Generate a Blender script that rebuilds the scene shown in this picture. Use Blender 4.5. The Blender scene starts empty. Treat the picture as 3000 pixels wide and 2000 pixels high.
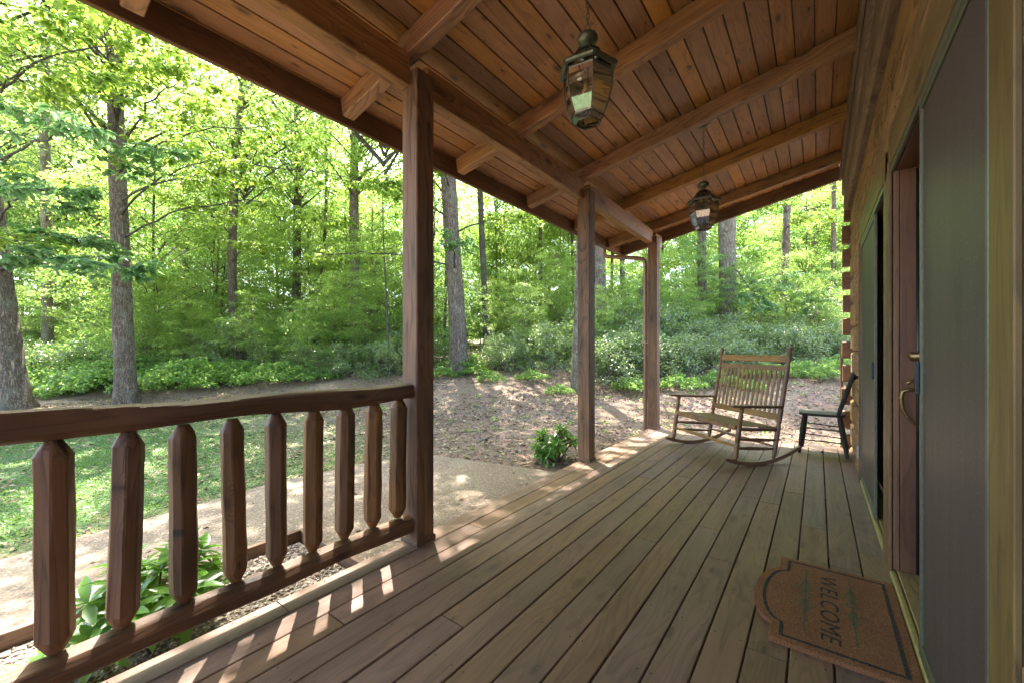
import bpy, math, random
import numpy as np
from mathutils import Vector, Matrix, Euler
R = math.radians
rnd = random.Random(7)
rng = np.random.default_rng(11)
scene = bpy.context.scene
col = scene.collection

# ------------------------------------------------------------------ camera, sky, sun, exposure
YAW = 0.641
EYE = 1.202
cam_d = bpy.data.cameras.new('camera')
cam = bpy.data.objects.new('camera', cam_d)
col.objects.link(cam)
cam_d.sensor_width = 36.0
cam_d.lens = 14.4
cam_d.shift_y = 25.0 / 3000.0
cam_d.clip_start = 0.02
cam_d.clip_end = 900
cam.location = (0, 0, EYE)
cam.rotation_euler = (R(90), 0, YAW)
scene.camera = cam

SUN_AZ, SUN_EL = R(145), R(64)
sdir = Vector((math.cos(SUN_AZ) * math.cos(SUN_EL), math.sin(SUN_AZ) * math.cos(SUN_EL), math.sin(SUN_EL)))
world = bpy.data.worlds.new('World')
scene.world = world
world.use_nodes = True
wn = world.node_tree.nodes
wl = world.node_tree.links
sky = wn.new('ShaderNodeTexSky')
sky.sky_type = 'NISHITA'
sky.sun_disc = False
sky.sun_elevation = SUN_EL
sky.sun_rotation = math.atan2(sdir.x, sdir.y)
sky.air_density = 1.0
sky.dust_density = 2.5
bg = wn['Background']
bg.inputs['Strength'].default_value = 0.15
wl.new(sky.outputs[0], bg.inputs['Color'])
sun_d = bpy.data.lights.new('sun', 'SUN')
sun_d.energy = 5.0
sun_d.angle = R(0.53)
sun_d.color = (1.0, 0.95, 0.86)
sun = bpy.data.objects.new('sun', sun_d)
col.objects.link(sun)
sun.location = (-10, 8, 25)
sun.rotation_euler = sdir.to_track_quat('Z', 'Y').to_euler()

scene.render.engine = 'CYCLES'
scene.cycles.max_bounces = 10
scene.cycles.diffuse_bounces = 5
scene.cycles.glossy_bounces = 3
scene.cycles.transmission_bounces = 5
scene.cycles.transparent_max_bounces = 16
scene.cycles.use_denoising = True
scene.view_settings.view_transform = 'Standard'
scene.view_settings.look = 'None'
scene.view_settings.gamma = 1
scene.view_settings.use_curve_mapping = False
scene.view_settings.exposure = 3.55

# ------------------------------------------------------------------ helpers
def tag(o, label=None, cat=None, group=None, kind=None):
    if label: o['label'] = label
    if cat: o['category'] = cat
    if group: o['group'] = group
    if kind: o['kind'] = kind
    return o

def empty(name, loc=(0, 0, 0), rz=0.0, **k):
    o = bpy.data.objects.new(name, None)
    col.objects.link(o)
    o.empty_display_size = 0.2
    o.location = loc
    o.rotation_euler = (0, 0, rz)
    return tag(o, **k)

def wmat(o):
    m = Matrix.LocRotScale(o.location, o.rotation_euler, o.scale)
    return wmat(o.parent) @ o.matrix_parent_inverse @ m if o.parent else m

def link(name, me, parent=None, mat=None, M=None, local=False):
    """link a mesh; M is its world matrix (or local to the parent when local=True)"""
    o = bpy.data.objects.new(name, me)
    col.objects.link(o)
    if mat is not None and not me.materials:
        me.materials.append(mat)
    M = M or Matrix.Identity(4)
    if parent:
        o.parent = parent
        if not local:
            M = wmat(parent).inverted() @ M
    loc, rot, sc = M.decompose()
    o.location = loc
    o.rotation_euler = rot.to_euler()
    o.scale = sc
    return o

def mesh(name, verts, faces, smooth=False):
    me = bpy.data.meshes.new(name)
    me.from_pydata([tuple(v) for v in verts], [], faces)
    if smooth:
        me.polygons.foreach_set('use_smooth', [True] * len(me.polygons))
    me.update()
    return me

def prism_mesh(L, w, h, ch=0.004, name='board', nseg=1, wob=0.0, seed=0):
    """bar along local X from 0..L, section w (local Y) x h (local Z), chamfered edges"""
    r_ = random.Random(seed)
    a, b = w / 2, h / 2
    c = min(ch, a * .45, b * .45)
    ring = [(-a + c, -b), (a - c, -b), (a, -b + c), (a, b - c), (a - c, b), (-a + c, b), (-a, b - c), (-a, -b + c)]
    vs, fs = [], []
    for i in range(nseg + 1):
        x = L * i / nseg
        dy, dz = (r_.uniform(-wob, wob), r_.uniform(-wob, wob)) if 0 < i < nseg else (0, 0)
        vs += [(x, y + dy, z + dz) for y, z in ring]
    n = 8
    for i in range(nseg):
        for k in range(n):
            p, q = i * n + k, i * n + (k + 1) % n
            fs.append((p, q, q + n, p + n))
    fs.append(tuple(range(n - 1, -1, -1)))
    fs.append(tuple(nseg * n + k for k in range(n)))
    return mesh(name, vs, [tuple(reversed(f)) for f in fs])

def frame(p0, p1, up=(0, 0, 1)):
    p0, p1, up = Vector(p0), Vector(p1), Vector(up)
    x = (p1 - p0).normalized()
    y = up.cross(x).normalized()
    z = x.cross(y)
    M = Matrix((x, y, z)).transposed().to_4x4()
    M.translation = p0
    return M

def bar(name, p0, p1, w, h, mat, parent=None, up=(0, 0, 1), ch=0.004, **k):
    """chamfered bar from p0 to p1; h is along up, w across"""
    L = (Vector(p1) - Vector(p0)).length
    return link(name, prism_mesh(L, w, h, ch, name, **k), parent, mat, frame(p0, p1, up))

def boxr(name, lo, hi, mat, parent=None, ch=0.003, axis=None):
    """axis aligned bar between corners, its grain along the longest side (or axis)"""
    d = [hi[i] - lo[i] for i in range(3)]
    ax = axis if axis is not None else d.index(max(d))
    c = [(hi[i] + lo[i]) / 2 for i in range(3)]
    p0, p1 = list(c), list(c)
    p0[ax], p1[ax] = lo[ax], hi[ax]
    up = (0, 0, 1) if ax != 2 else (1, 0, 0)
    if ax == 0: w, h = d[1], d[2]
    elif ax == 1: w, h = d[0], d[2]
    else: w, h = d[1], d[0]
    return bar(name, p0, p1, w, h, mat, parent, up, ch)

def tube_data(pts, radii, n=8, close=True):
    vs, fs = [], []
    pts = [Vector(p) for p in pts]
    prev = None
    for i, p in enumerate(pts):
        t = (pts[min(i + 1, len(pts) - 1)] - pts[max(i - 1, 0)]).normalized()
        if prev is None:
            a = Vector((0, 0, 1)) if abs(t.z) < .9 else Vector((1, 0, 0))
            u = t.cross(a).normalized()
        else:
            u = (prev - t * prev.dot(t)).normalized()
        prev = u
        v = t.cross(u)
        for k in range(n):
            an = 2 * math.pi * k / n
            vs.append(p + (u * math.cos(an) + v * math.sin(an)) * radii[i])
    for i in range(len(pts) - 1):
        for k in range(n):
            p, q = i * n + k, i * n + (k + 1) % n
            fs.append((p, q, q + n, p + n))
    if close:
        fs.append(tuple(range(n - 1, -1, -1)))
        fs.append(tuple((len(pts) - 1) * n + k for k in range(n)))
    return vs, fs

def tube(name, pts, radii, mat, parent=None, n=8, smooth=True):
    if not hasattr(radii, '__len__'):
        radii = [radii] * len(pts)
    c = Vector(pts[0])
    vs, fs = tube_data([Vector(p) - c for p in pts], radii, n)
    return link(name, mesh(name, vs, fs, smooth), parent, mat, Matrix.Translation(c))

def lathe(name, prof, mat, parent, loc, n=20, smooth=True, rot=None):
    vs, fs = [], []
    for r_, z in prof:
        for k in range(n):
            an = 2 * math.pi * k / n + (math.pi / n if n < 8 else 0)
            vs.append((r_ * math.cos(an), r_ * math.sin(an), z))
    for i in range(len(prof) - 1):
        for k in range(n):
            p, q = i * n + k, i * n + (k + 1) % n
            fs.append((p, q, q + n, p + n))
    fs.append(tuple(range(n - 1, -1, -1)))
    fs.append(tuple((len(prof) - 1) * n + k for k in range(n)))
    M = Matrix.Translation(loc)
    if rot is not None: M = M @ rot
    return link(name, mesh(name, vs, fs, smooth), parent, mat, M)

def np_mesh(name, V, F, smooth=False):
    """V (n,3), F (m,3|4) numpy arrays -> mesh, quick"""
    me = bpy.data.meshes.new(name)
    V = np.ascontiguousarray(V, np.float32)
    F = np.ascontiguousarray(F, np.int32)
    m, k = F.shape
    me.vertices.add(len(V)); me.vertices.foreach_set('co', V.ravel())
    me.loops.add(m * k); me.loops.foreach_set('vertex_index', F.ravel())
    me.polygons.add(m); me.polygons.foreach_set('loop_start', np.arange(0, m * k, k, dtype=np.int32))
    if smooth: me.polygons.foreach_set('use_smooth', np.ones(m, bool))
    me.update(calc_edges=True)
    return me

# ------------------------------------------------------------------ materials
class NT:
    def __init__(s, name):
        s.m = bpy.data.materials.new(name); s.m.use_nodes = True
        s.n = s.m.node_tree.nodes; s.l = s.m.node_tree.links
        s.b = s.n['Principled BSDF']; s.out = s.n['Material Output']
    def new(s, t, **k):
        o = s.n.new(t)
        for a, b in k.items(): setattr(o, a, b)
        return o
    def put(s, sock, v):
        if isinstance(v, bpy.types.NodeSocket): s.l.new(v, sock)
        else: sock.default_value = v
    def math(s, op, a, b=0.0, c=0.0, clamp=False):
        o = s.new('ShaderNodeMath', operation=op, use_clamp=clamp)
        s.put(o.inputs[0], a); s.put(o.inputs[1], b); s.put(o.inputs[2], c)
        return o.outputs[0]
    def vmath(s, op, a, b):
        o = s.new('ShaderNodeVectorMath', operation=op)
        s.put(o.inputs[0], a); s.put(o.inputs[1], b)
        return o.outputs[0]
    def noise(s, v, scale=1.0, detail=3.0, rough=.5, dist=0.0):
        o = s.new('ShaderNodeTexNoise')
        s.put(o.inputs['Vector'], v); o.inputs['Scale'].default_value = scale
        o.inputs['Detail'].default_value = detail; o.inputs['Roughness'].default_value = rough
        o.inputs['Distortion'].default_value = dist
        return o.outputs['Fac']
    def ramp(s, v, stops, interp='LINEAR'):
        o = s.new('ShaderNodeValToRGB'); e = o.color_ramp.elements
        o.color_ramp.interpolation = interp
        while len(e) < len(stops): e.new(.5)
        for i, (p, c) in enumerate(stops):
            e[i].position = p
            e[i].color = (*c, 1) if hasattr(c, '__len__') else (c, c, c, 1)
        s.put(o.inputs[0], v)
        return o.outputs[0]
    def mix(s, f, a, b, mode='MIX'):
        o = s.new('ShaderNodeMix', data_type='RGBA', blend_type=mode)
        s.put(o.inputs[0], f)
        s.put(o.inputs[6], a if isinstance(a, bpy.types.NodeSocket) else (*a, 1))
        s.put(o.inputs[7], b if isinstance(b, bpy.types.NodeSocket) else (*b, 1))
        return o.outputs[2]
    def bump(s, h, strength=.3, dist=.01):
        o = s.new('ShaderNodeBump'); o.inputs['Strength'].default_value = strength
        o.inputs['Distance'].default_value = dist; s.l.new(h, o.inputs['Height'])
        s.l.new(o.outputs[0], s.b.inputs['Normal'])
    def coord(s, which='Object'):
        return s.new('ShaderNodeTexCoord').outputs[which]

def mul3(c, k): return tuple(min(1, x * k) for x in c)

def wood(name, base, dark=None, rough=.55, var=.35, knots=.7, grain=1.0, bump=.25, stain=None, stain_amt=0.0,
         checks=0.0, coat=0.0, kscale=1.0, con=1.0, cks=(1.6, 26.0, 26.0)):
    t = NT(name)
    dark = dark or mul3(base, .45)
    co = t.coord()
    rndv = t.new('ShaderNodeObjectInfo').outputs['Random']
    off = t.vmath('MULTIPLY', t.math('MULTIPLY', rndv, 91.0), (1.0, .37, .73))
    p = t.vmath('ADD', co, off)
    # knots
    vor = t.new('ShaderNodeTexVoronoi', feature='F1', voronoi_dimensions='2D')
    sp_ = t.new('ShaderNodeSeparateXYZ'); t.l.new(p, sp_.inputs[0])
    cb_ = t.new('ShaderNodeCombineXYZ')
    t.put(cb_.inputs[0], t.math('MULTIPLY', sp_.outputs[0], 2.1 * kscale))
    t.put(cb_.inputs[1], t.math('MULTIPLY', t.math('ADD', sp_.outputs[1], sp_.outputs[2]), 6.0 * kscale))
    t.l.new(cb_.outputs[0], vor.inputs['Vector'])
    vor.inputs['Scale'].default_value = 1.0
    vs_ = t.new('ShaderNodeSeparateXYZ'); t.l.new(vor.outputs['Color'], vs_.inputs[0])
    # only some cells hold a knot, of varying size
    sz_ = t.math('ADD', 5.5, t.math('MULTIPLY', vs_.outputs[0], 22.0))
    d = vor.outputs['Distance']
    kn = t.math('SUBTRACT', 1.0, t.math('MULTIPLY', d, sz_), clamp=True)          # core
    halo = t.math('SUBTRACT', 1.0, t.math('MULTIPLY', d, t.math('MULTIPLY', sz_, .36)), clamp=True)
    warp = t.math('MULTIPLY', t.math('MULTIPLY', halo, halo), .10)
    comb = t.new('ShaderNodeCombineXYZ'); t.put(comb.inputs[1], warp); t.put(comb.inputs[2], warp)
    p2 = t.vmath('ADD', p, comb.outputs[0])
    wide = t.noise(t.vmath('MULTIPLY', p2, (.9, 17.0, 17.0)), 1.0, 3, .55, .6)
    n2 = t.noise(t.vmath('MULTIPLY', p2, (.7, 5.0, 5.0)), 1.0, 2, .5, .3)
    rings = t.math('FRACT', t.math('MULTIPLY', n2, 16.0))
    rings = t.ramp(rings, [(0, .0), (.55, .35), (.85, 1.0), (1, .0)])
    fine = t.noise(t.vmath('MULTIPLY', p2, (5.0, 170.0, 170.0)), 1.0, 2, .6)
    blot = t.noise(t.vmath('MULTIPLY', p, (1.2, 2.6, 2.6)), 1.3, 3, .6)
    g = t.math('ADD', t.math('MULTIPLY', wide, .55), t.math('MULTIPLY', rings, .22 * grain))
    g = t.math('ADD', g, t.math('MULTIPLY', fine, .32 * grain))
    c = t.ramp(g, [(.55 - .19 * con, mul3(base, 1 + .3 * con)), (.55, base), (.55 + .25 / max(con, .2), dark)])
    c = t.mix(t.math('MULTIPLY', t.ramp(blot, [(.40, 0), (.68, 1)]), .6 * con), c, mul3(dark, 1.0))
    if stain:
        sn = t.ramp(t.noise(t.coord(), .9, 4, .6), [(.42, 0), (.66, 1)])
        c = t.mix(t.math('MULTIPLY', sn, stain_amt), c, stain)
    c = t.mix(t.math('MULTIPLY', t.math('POWER', kn, .6), knots), c, mul3(dark, .35))
    c = t.mix(t.math('MULTIPLY', halo, .3 * knots), c, dark)
    h = t.math('ADD', t.math('MULTIPLY', fine, .5), t.math('MULTIPLY', rings, .3))
    if checks:
        ck = t.noise(t.vmath('MULTIPLY', p2, cks), 1.0, 4, .65, 1.2)
        ckm = t.ramp(ck, [(.30, 1), (.40, 0)])
        c = t.mix(t.math('MULTIPLY', ckm, checks), c, mul3(dark, .25))
        h = t.math('SUBTRACT', h, t.math('MULTIPLY', ckm, 3.0))
    v = t.math('ADD', 1 - var / 2, t.math('MULTIPLY', rndv, var))
    hsv = t.new('ShaderNodeHueSaturation')
    t.put(hsv.inputs['Value'], v)
    rv2 = t.math('FRACT', t.math('MULTIPLY', rndv, 17.3))
    t.put(hsv.inputs['Saturation'], t.math('ADD', .88, t.math('MULTIPLY', rv2, .24)))
    t.put(hsv.inputs['Hue'], t.math('ADD', .494, t.math('MULTIPLY', rv2, .012)))
    t.l.new(c, hsv.inputs['Color'])
    t.l.new(hsv.outputs[0], t.b.inputs['Base Color'])
    t.put(t.b.inputs['Roughness'], t.math('ADD', rough - .1, t.math('MULTIPLY', wide, .22)))
    t.b.inputs['Coat Weight'].default_value = coat
    t.b.inputs['Coat Roughness'].default_value = .35
    t.bump(h, bump, .004)
    return t.m

def plain(name, c, rough=.5, metal=0.0, noise=.25, scale=20, bump=0.0, c2=None):
    t = NT(name)
    n = t.noise(t.coord(), scale, 4, .6)
    t.l.new(t.mix(t.ramp(n, [(.35, 0), (.7, 1)]), mul3(c, 1 - noise), c2 or mul3(c, 1 + noise)), t.b.inputs['Base Color'])
    t.b.inputs['Roughness'].default_value = rough
    t.b.inputs['Metallic'].default_value = metal
    if bump: t.bump(n, bump, .005)
    return t.m

def leafmat(name, c, c2, trans, gloss=.35, spec=.45, tw=.5):
    """leaf: diffuse + translucent, colour varying per leaf and per plant"""
    t = NT(name)
    isl = t.new('ShaderNodeNewGeometry').outputs['Random Per Island']
    rv = t.new('ShaderNodeObjectInfo').outputs['Random']
    f = t.math('ADD', t.math('MULTIPLY', isl, .7), t.math('MULTIPLY', rv, .3))
    cc = t.mix(f, c, c2)
    tc = t.mix(f, mul3(trans, .7), mul3(trans, 1.25))
    t.l.new(cc, t.b.inputs['Base Color'])
    t.b.inputs['Roughness'].default_value = gloss
    t.b.inputs['Specular IOR Level'].default_value = spec
    tr = t.new('ShaderNodeBsdfTranslucent'); t.l.new(tc, tr.inputs['Color'])
    mx = t.new('ShaderNodeMixShader'); mx.inputs[0].default_value = tw
    t.l.new(t.b.outputs[0], mx.inputs[1]); t.l.new(tr.outputs[0], mx.inputs[2])
    t.l.new(mx.outputs[0], t.out.inputs['Surface'])
    return t.m

def barkmat(name, c, c2, lichen=(.36, .38, .30), lich=.5, scale=1.0):
    t = NT(name)
    co = t.coord()
    rv = t.new('ShaderNodeObjectInfo').outputs['Random']
    p = t.vmath('ADD', co, t.vmath('MULTIPLY', t.math('MULTIPLY', rv, 37.0), (1, 1, 1)))
    ps = t.vmath('MULTIPLY', p, (26.0 * scale, 26.0 * scale, 4.5 * scale))
    r1 = t.noise(ps, 1.0, 4, .6, .8)
    ridge = t.math('ABSOLUTE', t.math('SUBTRACT', r1, .5))
    rg = t.ramp(ridge, [(0.0, 0), (.05, .35), (.16, 1)])
    c_ = t.mix(rg, c, c2)
    big = t.noise(p, 3.0, 4, .6)
    c_ = t.mix(t.math('MULTIPLY', t.ramp(big, [(.5, 0), (.72, 1)]), lich), c_, lichen)
    sp = t.noise(p, 28.0, 2, .5)
    c_ = t.mix(t.math('MULTIPLY', t.ramp(sp, [(.60, 0), (.66, 1)]), lich), c_, mul3(lichen, 1.3))
    t.l.new(c_, t.b.inputs['Base Color'])
    t.b.inputs['Roughness'].default_value = .9
    t.bump(t.math('ADD', rg, t.math('MULTIPLY', sp, .2)), .9, .03)
    return t.m

M_ceil = wood('ceiling_wood', (.34, .163, .064), (.11, .048, .019), rough=.45, var=.5, knots=1.0, bump=.12, coat=.15, con=.55, kscale=1.15)
M_beam = wood('beam_wood', (.33, .160, .058), (.11, .048, .019), rough=.5, var=.2, knots=.9, grain=1.2, con=.8, bump=.2, kscale=.7)
M_fascia = wood('fascia_wood', (.15, .078, .038), (.06, .031, .017), rough=.55, var=.15, knots=.5)
M_post = wood('post_wood', (.182, .086, .034), (.050, .024, .012), rough=.7, checks=.3, cks=(.8, 26.0, 26.0), var=.15, knots=.9, grain=1.2, stain=(.085, .058, .045), stain_amt=.5, kscale=.6)
M_rail = wood('rail_log_wood', (.178, .082, .032), (.038, .019, .010), rough=.6, var=.3, knots=1.0, kscale=1.2, checks=.45, cks=(1.0, 24.0, 24.0), grain=1.0, stain=(.13, .085, .06), stain_amt=.35, bump=.3)
M_deck = wood('deck_wood', (.215, .122, .084), (.098, .056, .037), rough=.62, var=.22, knots=.5, grain=1.0, stain=(.19, .142, .088), stain_amt=.4, bump=.3, kscale=.8, con=.6)
M_log = wood('log_wall_wood', (.36, .205, .090), (.12, .066, .030), rough=.75, var=.25, knots=.6, checks=1.0, grain=1.3, bump=.7, cks=(4.5, 20.0, 20.0))
M_trimgrey = wood('weathered_trim_wood', (.22, .145, .09), (.09, .06, .045), rough=.75, var=.15, knots=.5, checks=.8, bump=.5, cks=(3.0, 22.0, 22.0))
M_logend = wood('log_end_wood', (.19, .10, .05), (.08, .042, .022), rough=.65, var=.3, knots=.3)
M_case = wood('casing_wood', (.185, .118, .042), (.075, .048, .020), rough=.5, var=.15, knots=.9, stain=(.13, .085, .035), stain_amt=.4, kscale=.6)
M_casein = wood('inner_casing_wood', (.17, .085, .045), (.08, .04, .025), rough=.5, var=.1, knots=.3)
M_door = wood('door_wood', (.130, .062, .040), (.052, .026, .020), rough=.4, var=.1, knots=.2, stain=(.19, .08, .04), stain_amt=.5)
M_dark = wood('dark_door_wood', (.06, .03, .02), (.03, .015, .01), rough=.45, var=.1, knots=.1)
M_sill = wood('sill_wood', (.27, .20, .10), (.14, .10, .055), rough=.55, var=.1, knots=.2)
M_strip = plain('sill_strip_metal', (.42, .34, .14), .4, .3, .15, 40)
M_oak = wood('rocker_wood', (.265, .138, .060), (.10, .05, .022), rough=.42, var=.2, knots=.12, grain=.9, bump=.12, coat=.1)
M_oakd = wood('rocker_turned_wood', (.20, .105, .055), (.09, .045, .025), rough=.42, var=.2, knots=.12, grain=.9, bump=.12)
M_black = wood('dark_chair_paint', (.028, .025, .023), (.016, .014, .013), rough=.72, var=.1, knots=.0, bump=.15)
M_bronze = plain('verdigris_bronze', (.15, .15, .105), .42, .6, .35, 30, .05, c2=(.13, .15, .10))
M_brass = plain('aged_brass', (.24, .165, .075), .38, .9, .3, 60)
M_alum = plain('green_screen_frame', (.115, .115, .078), .4, .2, .15, 60)
M_pull = plain('blue_black_pull', (.015, .03, .05), .35, .2, .1, 30)
M_gutter = plain('brown_gutter_metal', (.20, .105, .07), .4, .4, .12, 8)
M_rubber = plain('black_weatherstrip', (.012, .010, .012), .35, 0, .1, 20)

def glassmat():
    t = NT('lantern_glass')
    tr = t.new('ShaderNodeBsdfTransparent'); tr.inputs[0].default_value = (.88, .90, .86, 1)
    gl = t.new('ShaderNodeBsdfGlossy'); gl.inputs['Roughness'].default_value = .03
    gl.inputs['Color'].default_value = (.9, .9, .9, 1)
    fr = t.new('ShaderNodeFresnel'); fr.inputs[0].default_value = 1.65
    f2 = t.math('ADD', t.math('MULTIPLY', fr.outputs[0], .9), .05, clamp=True)
    df = t.new('ShaderNodeBsdfDiffuse'); df.inputs[0].default_value = (.30, .32, .26, 1)
    m0 = t.new('ShaderNodeMixShader')
    t.put(m0.inputs[0], t.math('MULTIPLY', t.noise(t.coord(), 9, 4, .6), .07))
    t.l.new(tr.outputs[0], m0.inputs[1]); t.l.new(df.outputs[0], m0.inputs[2])
    mx = t.new('ShaderNodeMixShader'); t.put(mx.inputs[0], f2)
    t.l.new(m0.outputs[0], mx.inputs[1]); t.l.new(gl.outputs[0], mx.inputs[2])
    t.l.new(mx.outputs[0], t.out.inputs['Surface'])
    return t.m
M_glass = glassmat()
M_bulb = plain("unlit_amber_bulb", (.55, .35, .12), .15, 0, .1)

def screenmat():
    t = NT('insect_screen')
    tr = t.new('ShaderNodeBsdfTransparent')
    n = t.noise(t.vmath('MULTIPLY', t.coord(), (1.0, 14.0, .25)), 1.0, 3, .6)  # vertical streaks of reflected light, put into the mesh colour
    sp = t.noise(t.coord(), 160.0, 1, .5)
    c = t.mix(t.ramp(n, [(.35, 0), (.7, 1)]), (.082, .060, .052), (.115, .088, .076))
    c = t.mix(t.ramp(sp, [(.70, 0), (.75, 1)]), c, (.35, .33, .28))
    t.l.new(c, t.b.inputs['Base Color']); t.b.inputs['Roughness'].default_value = .45
    mx = t.new('ShaderNodeMixShader'); mx.inputs[0].default_value = .82
    t.l.new(tr.outputs[0], mx.inputs[1]); t.l.new(t.b.outputs[0], mx.inputs[2])
    t.l.new(mx.outputs[0], t.out.inputs['Surface'])
    return t.m
M_screen = screenmat()

# ------------------------------------------------------------------ ground
def ground_z(x, y):
    t = -.35 * x + .94 * y - 8.2
    t = np.maximum(t, 0)
    z = 1.45 * (1 - np.exp(-t / 5.5)) + .022 * t
    # a shallow fall far to the left
    return -.22 + z + .02 * np.sin(x * .9 + 1) * np.cos(y * .7)

def gz(x, y): return float(ground_z(np.array(x, float), np.array(y, float)))

def ground_material():
    t = NT('leaf_litter_and_lawn')
    co = t.coord()
    sep = t.new('ShaderNodeSeparateXYZ'); t.l.new(co, sep.inputs[0])
    n_big = t.noise(co, .8, 4, .6)
    n_mid = t.noise(co, 5.0, 4, .65)
    n_fin = t.noise(co, 42.0, 4, .7)
    vor = t.new('ShaderNodeTexVoronoi', feature='F1'); t.l.new(co, vor.inputs['Vector']); vor.inputs['Scale'].default_value = 26
    litter = t.ramp(n_fin, [(.25, (.06, .034, .02)), (.45, (.14, .085, .05)), (.6, (.23, .15, .095)), (.8, (.36, .25, .165))])
    litter = t.mix(.35, litter, vor.outputs['Color'], 'OVERLAY')
    hs = t.new('ShaderNodeHueSaturation'); hs.inputs['Saturation'].default_value = .75; t.l.new(litter, hs.inputs['Color'])
    litter = t.mix(.5, litter, hs.outputs[0])
    soil = t.ramp(n_mid, [(.3, (.095, .056, .032)), (.7, (.185, .118, .072))])
    litter = t.mix(t.ramp(n_big, [(.4, 0), (.62, .7)]), litter, soil)
    grass = t.ramp(n_fin, [(.3, (.035, .075, .018)), (.7, (.10, .17, .045))])
    # lawn mask: beyond the path (x < -4.3), y < about 5, patchy and fading
    m = t.math('MULTIPLY', t.math('SUBTRACT', -4.2, sep.outputs[0]), 1.5, clamp=True)
    m = t.math('MULTIPLY', m, t.math('SUBTRACT', 1.0, t.math('MULTIPLY', t.math('ADD', t.math('SUBTRACT', sep.outputs[1], 1.0), t.math('MULTIPLY', t.math('ADD', sep.outputs[0], 4.0), .12)), .28), clamp=True))
    m = t.math('MULTIPLY', m, t.math('MULTIPLY', t.math('ADD', sep.outputs[0], 12.8), .6, clamp=True))
    m = t.math('MULTIPLY', m, t.ramp(n_mid, [(.33, .15), (.52, 1)]))
    c = t.mix(m, litter, grass)
    t.l.new(c, t.b.inputs['Base Color']); t.b.inputs['Roughness'].default_value = .95
    t.bump(t.math('ADD', n_fin, t.math('MULTIPLY', vor.outputs['Distance'], .6)), .8, .03)
    return t.m
M_ground = ground_material()

def make_ground():
    def axis(lo, hi, fine_lo, fine_hi, step):
        a = list(np.arange(fine_lo, fine_hi, step))
        s, x = step, fine_hi
        while x < hi: a.append(x); s *= 1.18; x += s
        a.append(hi); s, x = step, fine_lo - step
        b = []
        while x > lo: b.append(x); s *= 1.18; x -= s
        b.append(lo)
        return np.array(sorted(b) + a)
    xs = axis(-320, 200, -22, 3, .25); ys = axis(-200, 320, -2, 22, .25)
    X, Y = np.meshgrid(xs, ys, indexing='ij')
    Z = ground_z(X, Y)
    nz = np.zeros_like(Z)
    for k in range(14):
        a, b, ph = rng.normal(0, 2.2), rng.normal(0, 2.2), rng.uniform(0, 6.28)
        nz += np.sin(a * X + b * Y + ph)
    flat = np.clip(np.maximum(-4.9 - X, Y - 4.6), 0, 1)
    Z = Z + nz * .006 * flat
    # keep the ground under the deck and the path down
    Z = np.where((X > -2.0) & (Y < 6.4), -.45, Z)
    V = np.stack([X, Y, Z], -1).reshape(-1, 3)
    nx, ny = len(xs), len(ys)
    i = np.arange(nx - 1)[:, None] * ny + np.arange(ny - 1)[None]
    F = np.stack([i, i + ny, i + ny + 1, i + 1], -1).reshape(-1, 4)
    me = np_mesh('ground', V, F, True)
    o = link('ground', me, None, M_ground)
    tag(o, kind='structure')
make_ground()

# aggregate path, with its own thickness, and a planting bed with timber edging
def path_material():
    t = NT('exposed_aggregate')
    co = t.coord()
    v = t.new('ShaderNodeTexVoronoi', feature='F1'); t.l.new(co, v.inputs['Vector']); v.inputs['Scale'].default_value = 75
    sx = t.new('ShaderNodeSeparateXYZ'); t.l.new(v.outputs['Color'], sx.inputs[0])
    c = t.ramp(sx.outputs[0], [(0, (.09, .055, .035)), (.3, (.20, .125, .08)), (.6, (.29, .21, .14)), (.85, (.24, .135, .09)), (1, (.44, .37, .29))])
    c = t.mix(t.ramp(v.outputs['Distance'], [(.35, 0), (.6, .8)]), c, (.14, .11, .085))
    c = t.mix(t.math('MULTIPLY', t.ramp(t.noise(co, 1.6, 4, .6), [(.4, 0), (.7, 1)]), .35), c, (.22, .20, .12))
    t.l.new(c, t.b.inputs['Base Color']); t.b.inputs['Roughness'].default_value = .85
    t.bump(t.math('SUBTRACT', 1.0, v.outputs['Distance']), .7, .006)
    return t.m
M_path = path_material()
def slab(name, outline, z, th, mat, **k):
    n = len(outline)
    vs = [(x, y, z) for x, y in outline] + [(x, y, z - th) for x, y in outline]
    fs = [tuple(range(n)), tuple(range(2 * n - 1, n - 1, -1))] + [(i + n, (i + 1) % n + n, (i + 1) % n, i) for i in range(n)]
    o = link(name, mesh(name, vs, fs), None, mat)
    return tag(o, **k)
slab('path', [(-3.06, -4.0), (-3.06, 1.50), (-2.06, 1.50), (-2.06, 3.98), (-2.55, 3.99), (-3.3, 3.84), (-4.05, 3.70),
              (-4.42, 2.9), (-4.55, 2.0), (-4.42, 1.0), (-4.30, 0.1), (-4.2, -4.0)], -.175, .12, M_path, kind='structure')
M_mulch = plain('bed_soil', (.20, .15, .105), .95, 0, .5, 60, .8, c2=(.36, .30, .24))
slab('planting_bed', [(-3.02, -4.0), (-3.02, 1.46), (-2.06, 1.46), (-2.06, -4.0)], -.19, .1, M_mulch, kind='structure')
edge = empty('timber_edging', (-3.04, 1.47, -.2), label='low brown timber edging along the bed beside the path', cat='garden edging')
boxr('edging_board', (-3.075, -4.0, -.26), (-3.035, 1.48, -.115), M_fascia, edge)
boxr('edging_board', (-3.075, 1.483, -.26), (-2.11, 1.523, -.125), M_fascia, edge)

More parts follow.
